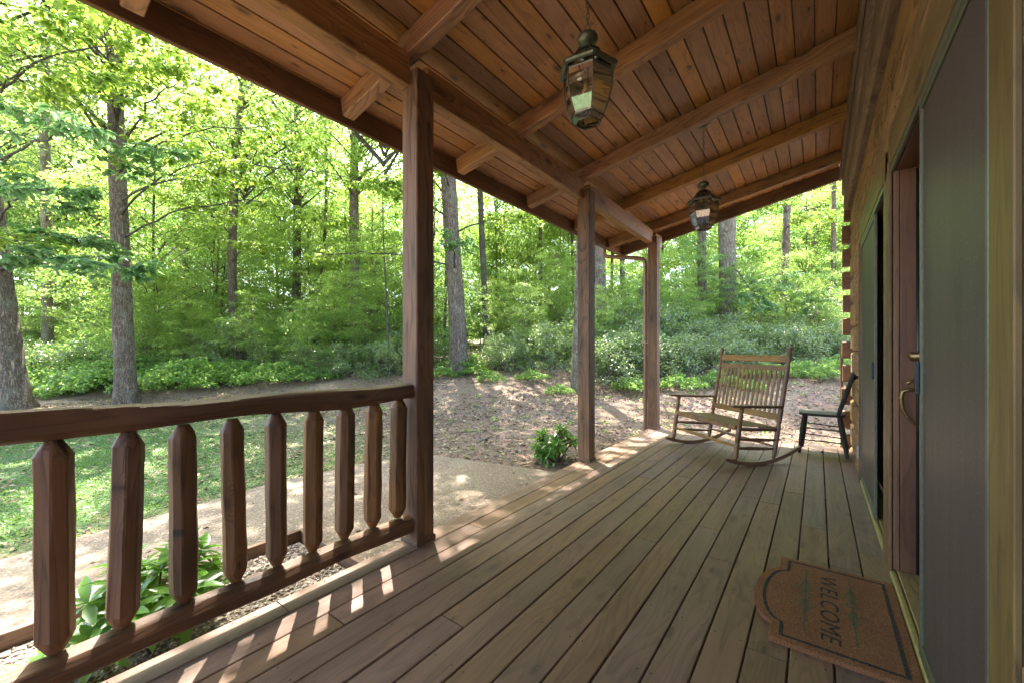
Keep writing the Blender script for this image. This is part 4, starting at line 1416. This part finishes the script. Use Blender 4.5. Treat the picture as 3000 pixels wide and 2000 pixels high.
# understory trees
placed = []
n_ = 0
tries = 0
while n_ < 108 and tries < 8000:
    tries += 1
    d = 13.0 + 27 * rnd.random() ** 1.25
    px = rnd.uniform(-350, 2640)
    x, y = world_at(px, d)
    if x > -1 and y < 13: continue
    if y < 6 and x > -18.5: continue
    if px < 1250 and d < 17.5 and rnd.random() < .7: continue
    if px > 1250 and d < 18.5: continue
    if not free(x, y, 1.75): continue
    q = rnd.uniform(.6, 1.15) * (1.0 if d < 22 else 1.25)
    nm = tone(n_ % 5) + ' understory tree' + '%s ' + zone(px) + ', ' + depth(d)
    t = empty('tree', (x, y, gz(x, y)), rnd.uniform(0, 6.28), cat='tree', group=size(q, .85, 1.05) + ' ' + nm % 's',
              label=size(q, .85, 1.05) + ' ' + nm % '')
    m_, tm_ = U[n_ % 5]
    put('crown', m_, t, 0, (q, q, q)); put('limbs', tm_, t, 0, (q, q, q))
    s_ = rnd.uniform(.25, .45)
    put('trunk', thin[n_ % 4], t, 0, (s_, s_, .42 * q))
    n_ += 1

placed = []
n_ = 0
while n_ < 100:
    d = 13.8 + 18 * rnd.random(); px = rnd.uniform(-200, 2620)
    x, y = world_at(px, d)
    if x > -1 and y < 15: continue
    if y < 6 and x > -17.5: continue
    if not free(x, y, 1.4): continue
    q = rnd.uniform(.26, .50)
    nm = size(q, .33, .42) + ' ' + tone(n_ % 5) + ' sapling%s ' + zone(px) + ', ' + depth(d)
    t = empty('sapling', (x, y, gz(x, y) - .2), rnd.uniform(0, 6.28), cat='sapling', group=nm % 's', label=nm % '')
    m_, tm_ = U[n_ % 5]
    put('crown', m_, t, 0, (q, q, q)); put('limbs', tm_, t, 0, (q, q, q))
    n_ += 1

for px, d, q in [(420, 14.0, .34), (560, 13.6, .30), (740, 13.4, .32), (900, 12.8, .28), (980, 13.8, .38), (1070, 13.2, .34),
                 (1140, 14.4, .46), (1480, 14.0, .36), (1540, 13.2, .30), (1620, 15.0, .42), (1740, 12.0, .28), (1820, 12.8, .36), (1890, 14.0, .40), (1990, 13.0, .30), (2100, 13.8, .34),
                 (2200, 13.4, .36), (2300, 14.0, .40), (2380, 12.8, .30), (2450, 13.6, .38), (1500, 21, .9), (1570, 23, 1.0), (1640, 22, .9), (1440, 24, 1.0), (1600, 27, 1.1), (1000, 21, .8), (1120, 22, .9)]:
    x, y = world_at(px, d)
    t = empty('sapling', (x, y, gz(x, y) - .15), rnd.uniform(0, 6.28), cat='sapling', group=size(q, .33, .41) + ' ' + tone(int(px) % 5) + ' airy saplings ' + zone(px) + ', ' + depth(d),
              label=size(q, .33, .41) + ' ' + tone(int(px) % 5) + ' airy sapling ' + zone(px) + ', ' + depth(d))
    m_, tm_ = U[int(px) % 5]
    put('crown', m_, t, 0, (q, q, q)); put('limbs', tm_, t, 0, (q, q, q))

# a far ring of woodland that reads as one mass
def far_woods():
    g = Geo()
    N_ = 340000
    an = rng.uniform(R(68), R(186), N_)
    dd = 34 + 26 * rng.random(N_)
    zz = rng.random(N_) ** .95 * (dd * .74)
    dens = .5 + .5 * np.sin(an * 37) * np.cos(an * 13 + zz * .3)
    k = rng.random(N_) < .35 + .65 * dens
    x, y = dd * np.cos(an), dd * np.sin(an)
    P = np.stack([x, y, ground_z(x, y) + zz], 1)[k]
    n = len(P)
    D = unit(rng.normal(0, 1, (n, 3)) + np.array([0, 0, -.2])); Nn = unit(rng.normal(0, .7, (n, 3)) + np.array([0, 0, .8]))
    Nn = unit(Nn - D * (Nn * D).sum(1, keepdims=True))
    L = rng.uniform(.16, .34, n) * (dd[k] / 45)
    g.add(*leaf_quads(P, D, Nn, L, L * .7))
    o = link('far_woods', g.mesh('far_woods'), None, M_leafA)
    tag(o, kind='stuff')
far_woods()

# ---- shrubs
def shrub(x, y, s, k, label, group=None, weeds=False, sq=1.0):
    t = empty('shrub', (x, y, gz(x, y) - .02), rnd.uniform(0, 6.28), cat='shrub', label=label, group=group)
    m_, tm_ = (Wd if weeds else S)[k % (3 if weeds else 4)]
    put('foliage', m_, t, 0, (s, s, s * sq)); put('stems', tm_, t, 0, (s, s, s * sq))
    return t
k = 0
gB = 'evergreen bushes on the slope beyond the deck end'
for px, d, s in [(1790, 10.5, .95), (1850, 11.3, 1.15), (1925, 10.8, 1.0), (1985, 12.0, 1.2), (2050, 11.0, .9), (2110, 12.5, 1.15), (2160, 11.3, .85),
                 (2215, 12.8, 1.1), (2290, 11.8, 1.0), (2350, 13.2, 1.15), (2400, 12.3, .95), (2455, 14.5, 1.25), (2240, 14.8, 1.35), (2020, 14.4, 1.35),
                 (1880, 13.2, 1.6), (2130, 15.0, 1.7), (2340, 15.0, 1.6), (1760, 13.5, 1.45), (2480, 12.0, .7), (1700, 14.5, 1.3), (1560, 14.0, 1.1), (1830, 15.5, 1.9), (1960, 15.6, 1.7), (2430, 15.5, 1.7)]:
    shrub(*world_at(px, d), s, k, 'glossy evergreen bush on the slope ' + zone(px) + (', in front' if d < 12.4 else ', behind'), gB + ' ' + zone(px)); k += 1
gL = 'bushes along the far edge of the lawn'
for px, d, s, sq in [(690, 14.6, 1.2, 1.35), (800, 14.2, .85, 1.0), (915, 13.4, .9, 1.0), (990, 13.0, .85, .9), (1060, 12.8, .95, .9),
                     (1130, 12.6, .9, 1.0), (1180, 13.6, 1.1, 1), (600, 15.5, 1.1, 1.1), (480, 14.8, .8, .8), (1290, 14.2, .8, .8),
                     (400, 15.6, 1.1, 1.1), (250, 15.0, 1.0, 1.0), (100, 14.5, 1.1, 1.1), (20, 15.5, 1.2, 1.2)]:
    shrub(*world_at(px, d), s, k, 'bushy shrub at the far lawn edge ' + zone(px), gL + ' ' + zone(px), sq=sq); k += 1
shrub(*world_at(1500, 12.3), .85, k, 'sunlit bush in the middle of the clearing, right of the stout oak', sq=1.2); k += 1
shrub(*world_at(1455, 13.4), .8, k, 'bush close behind the stout oak on its right', sq=.9); k += 1
shrub(*world_at(1610, 12.2), .8, k, 'upright leafy bush just left of the second post', sq=1.5); k += 1
gW = 'low leafy undergrowth clumps'
n_ = 0
placed = []
for _ in range(900):
    if n_ >= 85: break
    px = rnd.uniform(-150, 1300); d = rnd.uniform(12.4, 16.5)
    x, y = world_at(px, d)
    if -.35 * x + .94 * y - 8.2 > 2.4: continue
    if x > -12.0 and y < 5: continue
    if not free(x, y, .75): continue
    shrub(x, y, rnd.uniform(.7, 1.15), n_, 'low leafy undergrowth clump ' + zone(px), gW + ' ' + zone(px), True, rnd.uniform(.7, 1.3)); n_ += 1
for px, d, s in [(1290, 12.0, .45), (1395, 12.1, .4), (1440, 11.2, .35), (1560, 11.0, .4), (1370, 13.0, .7), (1640, 9.8, .3), (1860, 9.7, .45), (1990, 9.6, .5), (2100, 9.8, .45), (2250, 10.2, .5),
                 (2350, 10.4, .5), (2420, 9.8, .45), (2480, 10.5, .6), (2200, 9.3, .3), (1520, 14.5, 1.0), (1650, 14.0, .9), (1580, 16.0, 1.1)]:
    shrub(*world_at(px, d), s, n_, 'low leafy undergrowth clump ' + zone(px), gW + ' ' + zone(px), True); n_ += 1
for q in range(60):
    px = rnd.uniform(-100, 2550); d = rnd.uniform(16.5, 30)
    x, y = world_at(px, d)
    if x > -1 and y < 15: continue
    shrub(x, y, rnd.uniform(1.2, 1.9), n_, 'tall leafy undergrowth among the trunks ' + zone(px) + ', ' + depth(d), 'tall undergrowth ' + zone(px) + ', ' + depth(d), True, rnd.uniform(1.0, 1.7)); n_ += 1

# ---- near branches with large leaves
def branch(key, h, tgt, seed, mat, size=.15, ntw=10, whorl=7, r0=.03):
    """a limb growing from the trunk of TREES[key] at height h to the world point tgt"""
    global rng
    keep, rng = rng, np.random.default_rng(seed)
    t, ax, base = TREES[key]
    a = base + axis_at(ax, h); b = Vector(tgt)
    L = (b - a).length
    mid1 = a.lerp(b, .35) + Vector((0, 0, .10 * L)); mid2 = a.lerp(b, .7) + Vector((0, 0, .07 * L))
    pts = []
    for i_ in range(13):
        u = i_ / 12
        p = a * (1 - u) ** 3 + mid1 * 3 * u * (1 - u) ** 2 + mid2 * 3 * u * u * (1 - u) + b * u ** 3
        pts.append(p + Vector(rng.normal(0, .02 * L / 4, 3)) * (1 if 0 < i_ < 12 else 0))
    tw = Geo(); tw.tube([p - base for p in pts], [r0 * (1 - .8 * i_ / 12) for i_ in range(13)], 7)
    dirx = unit(np.array(b - a))
    side = unit(np.cross(dirx, [0, 0, 1.0]))
    C, Dd = [], []
    for q in range(ntw):
        u = .38 + .62 * (q + rng.uniform(0, .6)) / ntw
        u = min(u, 1)
        i_ = min(int(u * 12), 11); p = pts[i_].lerp(pts[i_ + 1], u * 12 - i_)
        sd = 1 if q % 2 else -1
        ln = rng.uniform(.45, 1.15) * (1.15 - .5 * u) * L / 4.5
        dv = unit(dirx * rng.uniform(.5, 1.0) + side * sd * rng.uniform(.5, 1.1) + np.array([0, 0, rng.uniform(-.25, .12)]))
        e = np.array(p) + dv * ln
        tw.tube([p - base, Vector((np.array(p) * .5 + e * .5)) + Vector((0, 0, .03)) - base, Vector(e) - base], [.008, .006, .003], 4)
        for f_ in (.35, .55, .75, .9, 1.0):
            C.append(np.array(p) * (1 - f_) + e * f_ + rng.normal(0, .05, 3)); Dd.append(dv)
            if f_ < 1:
                for s2 in (-1, 1):
                    d2 = unit(dv + s2 * np.cross(dv, [0, 0, 1.0]) * .9)
                    c2 = C[-1] + d2 * rng.uniform(.12, .30)
                    C.append(c2); Dd.append(d2)
                    tw.tube([Vector(C[-2]) - base, Vector(c2) - base], [.004, .002], 3)
    C = np.array(C); Dd = np.array(Dd); m = len(C)
    idx = np.repeat(np.arange(m), whorl)
    an = rng.uniform(0, 6.28, len(idx))
    out = np.stack([np.cos(an), np.sin(an), rng.uniform(-.45, .1, len(idx))], 1)
    D = unit(out + Dd[idx] * .7)
    Nn = np.array([0, 0, 1.0]) + rng.normal(0, .28, (len(idx), 3)); Nn = unit(Nn - D * (Nn * D).sum(1, keepdims=True))
    Ls = size * rng.uniform(.6, 1.2, len(idx))
    g = Geo(); g.add(*leaf_full(C[idx] + D * .01 - np.array(base), D, Nn, Ls, Ls * rng.uniform(.42, .55, len(idx))))
    rng = keep
    o = link('branch', tw.mesh('branch', True), t, M_bark3, local=True)
    l = link('leaves', g.mesh('leaves', True), o, mat, local=True)
    l['kind'] = 'stuff'
    return o
M_leafN = leafmat('near_lime_leaf', (.060, .135, .022), (.100, .175, .026), (.48, .64, .10), gloss=.36)
M_leafM = leafmat('near_bluegreen_leaf', (.055, .120, .060), (.085, .155, .065), (.30, .50, .16), gloss=.33)
for q, (key, h, px, py, d, mt, sz, ntw) in enumerate([
        ('T1', 3.3, 300, 800, 7.2, M_leafM, .17, 10), ('T1', 4.2, 140, 560, 6.8, M_leafM, .17, 10), ('T1', 5.6, 380, 420, 6.6, M_leafM, .16, 10),
        ('T1', 6.6, 120, 180, 6.4, M_leafN, .15, 11), ('T1', 3.9, 60, 720, 7.6, M_leafN, .15, 10), ('T1', 7.2, 420, 130, 7.2, M_leafN, .14, 11),
        ('T2', 5.0, 640, 470, 8.0, M_leafN, .13, 12), ('T2', 5.4, 1010, 520, 8.4, M_leafN, .13, 13), ('T2', 4.4, 820, 600, 9.0, M_leafN, .12, 11),
        ('T2', 6.6, 560, 220, 7.6, M_leafN, .13, 12), ('T2', 7.4, 300, 40, 7.4, M_leafN, .14, 11), ('T2', 6.2, 800, 370, 8.4, M_leafN, .12, 12),
        ('T2', 3.7, 200, 700, 8.6, M_leafM, .16, 10), ('T2', 7.4, 420, -150, 7.0, M_leafN, .14, 11),
        ('T4', 4.6, 1120, 540, 10.2, M_leafN, .12, 11), ('T4', 3.2, 900, 755, 10.4, M_leafN, .11, 10), ('T4', 5.6, 1290, 480, 10.5, M_leafN, .12, 11),
        ('T4', 3.0, 1330, 700, 10.8, M_leafM, .12, 6), ('T4', 4.2, 1560, 640, 10.8, M_leafN, .11, 10), ('T3', 6.0, 120, 520, 11.0, M_leafN, .14, 11),
        ('T8', 4.6, 2400, 640, 12.4, M_leafN, .12, 11), ('T8', 3.0, 2250, 850, 13.2, M_leafM, .13, 11), ('T8', 2.6, 2380, 900, 13.4, M_leafM, .13, 10),
        ('T8', 5.2, 2250, 600, 13.0, M_leafN, .12, 10), ('T6', 3.2, 2230, 905, 12.4, M_leafM, .12, 9),
        ('T10', 5.0, 560, 600, 13.4, M_leafN, .13, 11), ('T10', 4.0, 760, 720, 14.0, M_leafN, .13, 11), ('T9', 5.4, 980, 640, 15, M_leafN, .13, 11)]):
    branch(key, h, world3(px, py, d), 1500 + q, mt, sz, ntw)

# ---- near broad-leaved evergreens (rhododendrons)
def rhodo(x, y, label, nst, rad, hgt, seed, size=.13, z0=None):
    global rng
    keep, rng = rng, np.random.default_rng(seed)
    z0 = gz(x, y) if z0 is None else z0
    t = empty('rhododendron', (x, y, z0), cat='shrub', label=label)
    tw, g = Geo(), Geo()
    C, A = [], []
    for q in range(nst):
        an = rng.uniform(0, 6.28); rr = rad * math.sqrt(rng.random())
        hz = hgt * (1 - .45 * (rr / rad) ** 2) * rng.uniform(.25, 1.0)
        e = np.array([rr * math.cos(an), rr * math.sin(an), hz])
        tw.tube([(e[0] * .15, e[1] * .15, 0), (e[0] * .6, e[1] * .6, hz * .55), tuple(e)], [.009, .007, .004], 5)
        C.append(e); A.append(unit(e + np.array([0, 0, rad * .9])))
    C, A = np.array(C), np.array(A)
    wn_ = 11
    idx = np.repeat(np.arange(nst), wn_)
    lift = np.tile(np.linspace(.9, -.35, wn_), nst) + rng.normal(0, .1, len(idx))
    an = np.tile(np.arange(wn_) * 2.4, nst) + np.repeat(rng.uniform(0, 6, nst), wn_)
    ref = unit(np.cross(A, np.array([.3, .2, .1]))); ref2 = np.cross(A, ref)
    D = unit(ref[idx] * np.cos(an)[:, None] + ref2[idx] * np.sin(an)[:, None] + A[idx] * lift[:, None])
    Nn = A[idx] + rng.normal(0, .12, (len(idx), 3)); Nn = unit(Nn - D * (Nn * D).sum(1, keepdims=True))
    L = size * rng.uniform(.75, 1.15, len(idx))
    rng = keep
    o = link('stems', tw.mesh('stems', True), t, M_twig, local=True); o['kind'] = 'stuff'
    for q in range(len(idx)):
        d_, n2 = Vector(D[q]), Vector(Nn[q])
        M = Matrix((d_, n2.cross(d_), n2)).transposed().to_4x4() @ Matrix.Scale(float(L[q]), 4)
        M.translation = Vector(C[idx[q]])
        link('leaf', LEAVES[q % 4], t, None, M, local=True)
LEAVES = []
for q in range(4):
    one = lambda *v: np.array([v], float)
    V_, F_ = leaf_full(one(0, 0, 0), one(1, 0, 0), one(0, 0, 1), np.array([1.0]), np.array([.29 + .02 * q]), droop=.10 + .07 * q)
    me_ = np_mesh('leaf', V_, F_, True); me_.materials.append(M_leafE); LEAVES.append(me_)
rhodo(-2.60, .56, 'glossy rhododendron growing through the bed beneath the log rail', 26, .30, .42, 1, .135, z0=-.19)
rhodo(-2.42, .17, 'smaller rhododendron at the lower left behind the first balusters', 7, .13, .22, 5, .12, z0=-.19)
rhodo(-2.62, 4.45, 'small dark green rhododendron on the mulch beside the second post', 27, .27, .50, 2, .135)

# ---- ground cover: lawn plants, dead leaves, pebbles, sticks
def scatter_ok(x, y):
    """0..1 grass density"""
    a = np.clip((-4.35 - x) * 2.0, 0, 1) * np.clip(1 - (y - 1.0 + .12 * (x + 4)) * .28, 0, 1) * np.clip((x + 12.8) * .6, .08, 1)
    pat = .5 + .5 * np.sin(x * 2.1 + 1.3 * np.sin(y * 1.7)) * np.cos(y * 2.4 + np.sin(x * 1.3))
    return a * (.35 + .65 * pat)
def on_path(x, y):
    return ((x > -4.6) & (x < -3.02) & (y < 3.85)) | ((x >= -3.1) & (x < -2.0) & (y > 1.45) & (y < 4.0)) | ((x > -3.05) & (y < 1.5)) | ((x > -2.0) & (y < 6.6))
def ground_cover():
    N_ = 330000
    x = rng.uniform(-16.5, -4.3, N_); y = rng.uniform(-.5, 6.5, N_)
    k = rng.random(N_) < scatter_ok(x, y)
    # thin out with distance: the near plants matter
    k &= rng.random(N_) < np.clip(7.5 / np.hypot(x, y), .35, 1)
    x, y = x[k], y[k]; n = len(x)
    P = np.stack([x, y, ground_z(x, y) + rng.uniform(.0, .03, n)], 1)
    an = rng.uniform(0, 6.28, n)
    up = rng.uniform(.0, 1.3, n)
    D = unit(np.stack([np.cos(an), np.sin(an), up], 1))
    Nn = np.array([0, 0, 1.0]) + rng.normal(0, .3, (n, 3)); Nn = unit(Nn - D * (Nn * D).sum(1, keepdims=True))
    L = rng.uniform(.012, .036, n)
    V, F = leaf_quads(P, D, Nn, L, L * rng.uniform(.25, .8, n))
    o = link('grass', np_mesh('grass', V, F), None, leafmat('lawn_leaf', (.050, .115, .020), (.110, .190, .035), (.18, .32, .05), gloss=.5, tw=.35))
    tag(o, kind='stuff')
    # dead leaves
    N_ = 90000
    x = rng.uniform(-17, 4.5, N_); y = rng.uniform(-1, 19, N_)
    dist = np.hypot(x, y)
    k = (~on_path(x, y)) & (rng.random(N_) < np.clip(9 / dist, .2, 1)) & (rng.random(N_) > scatter_ok(x, y) * .85)
    k |= on_path(x, y) & (x < -2.15) & (rng.random(N_) < .035)
    x, y = x[k], y[k]; n = len(x)
    zz = ground_z(x, y) + rng.uniform(.002, .02, n) + np.where(on_path(x, y), .05, 0)
    zz = np.where(on_path(x, y), np.where((x > -3.05) & (y < 1.5), -.185, -.172), zz)
    P = np.stack([x, y, zz], 1)
    an = rng.uniform(0, 6.28, n)
    D = unit(np.stack([np.cos(an), np.sin(an), rng.uniform(-.1, .35, n)], 1))
    Nn = np.array([0, 0, 1.0]) + rng.normal(0, .25, (n, 3)); Nn = unit(Nn - D * (Nn * D).sum(1, keepdims=True))
    L = rng.uniform(.03, .085, n)
    V, F = leaf_quads(P, D, Nn, L, L * rng.uniform(.4, .7, n), .35)
    t = NT('dead_leaf')
    isl = t.new('ShaderNodeNewGeometry').outputs['Random Per Island']
    t.l.new(t.ramp(isl, [(0, (.07, .038, .022)), (.35, (.15, .082, .048)), (.7, (.24, .145, .09)), (.9, (.36, .26, .18)), (.97, (.34, .30, .10)), (1, (.20, .27, .06))]), t.b.inputs['Base Color'])
    t.b.inputs['Roughness'].default_value = .7
    o = link('leaf_litter', np_mesh('leaf_litter', V, F), None, t.m)
    tag(o, kind='stuff')
    # seedlings and weeds over the litter
    m = 420
    x = rng.uniform(-15, 3, m); y = rng.uniform(3.5, 14, m)
    k = ~on_path(x, y); x, y = x[k], y[k]
    C = np.stack([x, y, ground_z(x, y) + rng.uniform(.03, .10, len(x))], 1)
    V, F = spray_leaves(C, rng.uniform(.04, .16, len(x)), 9, .055, tilt=.3, thick=.15, ratio=.6)
    o = link('seedlings', np_mesh('seedlings', V, F), None, M_leafD)
    tag(o, kind='stuff')
    # pebbles and bark chips in the bed
    n = 5200
    x = rng.uniform(-3.0, -2.1, n); y = rng.uniform(-.6, 1.45, n)
    P = np.stack([x, y, np.full(n, -.187)], 1)
    r_ = rng.uniform(.005, .016, n)
    oct_ = np.array([[1, 0, 0], [-1, 0, 0], [0, 1, 0], [0, -1, 0], [0, 0, .7], [0, 0, -.5]])
    V = (P[:, None] + oct_[None] * r_[:, None, None] * rng.uniform(.6, 1.4, (n, 1, 3))).reshape(-1, 3)
    T_ = np.array([[0, 2, 4], [2, 1, 4], [1, 3, 4], [3, 0, 4], [2, 0, 5], [1, 2, 5], [3, 1, 5], [0, 3, 5]])
    F = (np.arange(n)[:, None, None] * 6 + T_[None]).reshape(-1, 3)
    t = NT('pebbles')
    isl = t.new('ShaderNodeNewGeometry').outputs['Random Per Island']
    t.l.new(t.ramp(isl, [(0, (.10, .07, .05)), (.5, (.27, .20, .15)), (1, (.48, .44, .38))]), t.b.inputs['Base Color'])
    t.b.inputs['Roughness'].default_value = .85
    o = link('gravel', np_mesh('gravel', V, F), None, t.m)
    tag(o, kind='stuff')
ground_cover()
DEBRIS()
for q in range(16):
    x, y = world_at(rnd.uniform(1200, 1800), rnd.uniform(6.5, 12.0))
    if on_path(np.array(x), np.array(y)): continue
    a = rnd.uniform(0, 3.14); L = rnd.uniform(.3, .9)
    p = [Vector((x + math.cos(a) * L * (t - .5), y + math.sin(a) * L * (t - .5) + rnd.uniform(-.02, .02), 0)) for t in (0, .3, .6, 1)]
    for v in p: v.z = gz(v.x, v.y) + .015
    o = tube('fallen_stick', p, [.006, .008, .007, .004], M_twig, None, 5)
    tag(o, 'thin dead stick lying on the leaf litter of the clearing', 'stick', 'fallen sticks on the leaf litter')

# low shed glimpsed through the trees
sx, sy = world_at(1110, 34)
sh = empty('shed', (sx, sy, gz(sx, sy) - 2.2), YAW, cat='building', label='low grey shed with pale roof glimpsed through the trees left of the first post')
Wm = wmat(sh)
M_shw = plain('grey_blue_siding', (.22, .26, .27), .7, 0, .2, 3)
M_shr = plain('pale_metal_roof', (.62, .60, .58), .5, 0, .1, 3)
def shed_box(name, lo, hi, mat):
    vs = [(a, b, c) for c in (lo[2], hi[2]) for a, b in ((lo[0], lo[1]), (hi[0], lo[1]), (hi[0], hi[1]), (lo[0], hi[1]))]
    return link(name, mesh(name, vs, [(3, 2, 1, 0), (4, 5, 6, 7), (0, 1, 5, 4), (1, 2, 6, 5), (2, 3, 7, 6), (3, 0, 4, 7)]), sh, mat, local=True)
shed_box('wall', (-3.2, 0, 0), (3.4, 4, 2.6), M_shw)
rf = mesh('roof', [(-3.6, -.4, 2.6), (3.8, -.4, 2.6), (3.8, 2, 3.5), (-3.6, 2, 3.5), (-3.6, 4.4, 2.6), (3.8, 4.4, 2.6)], [(0, 1, 2, 3), (3, 2, 5, 4), (0, 3, 4), (1, 5, 2), (0, 4, 5, 1)])
link('roof', rf, sh, M_shr, local=True)
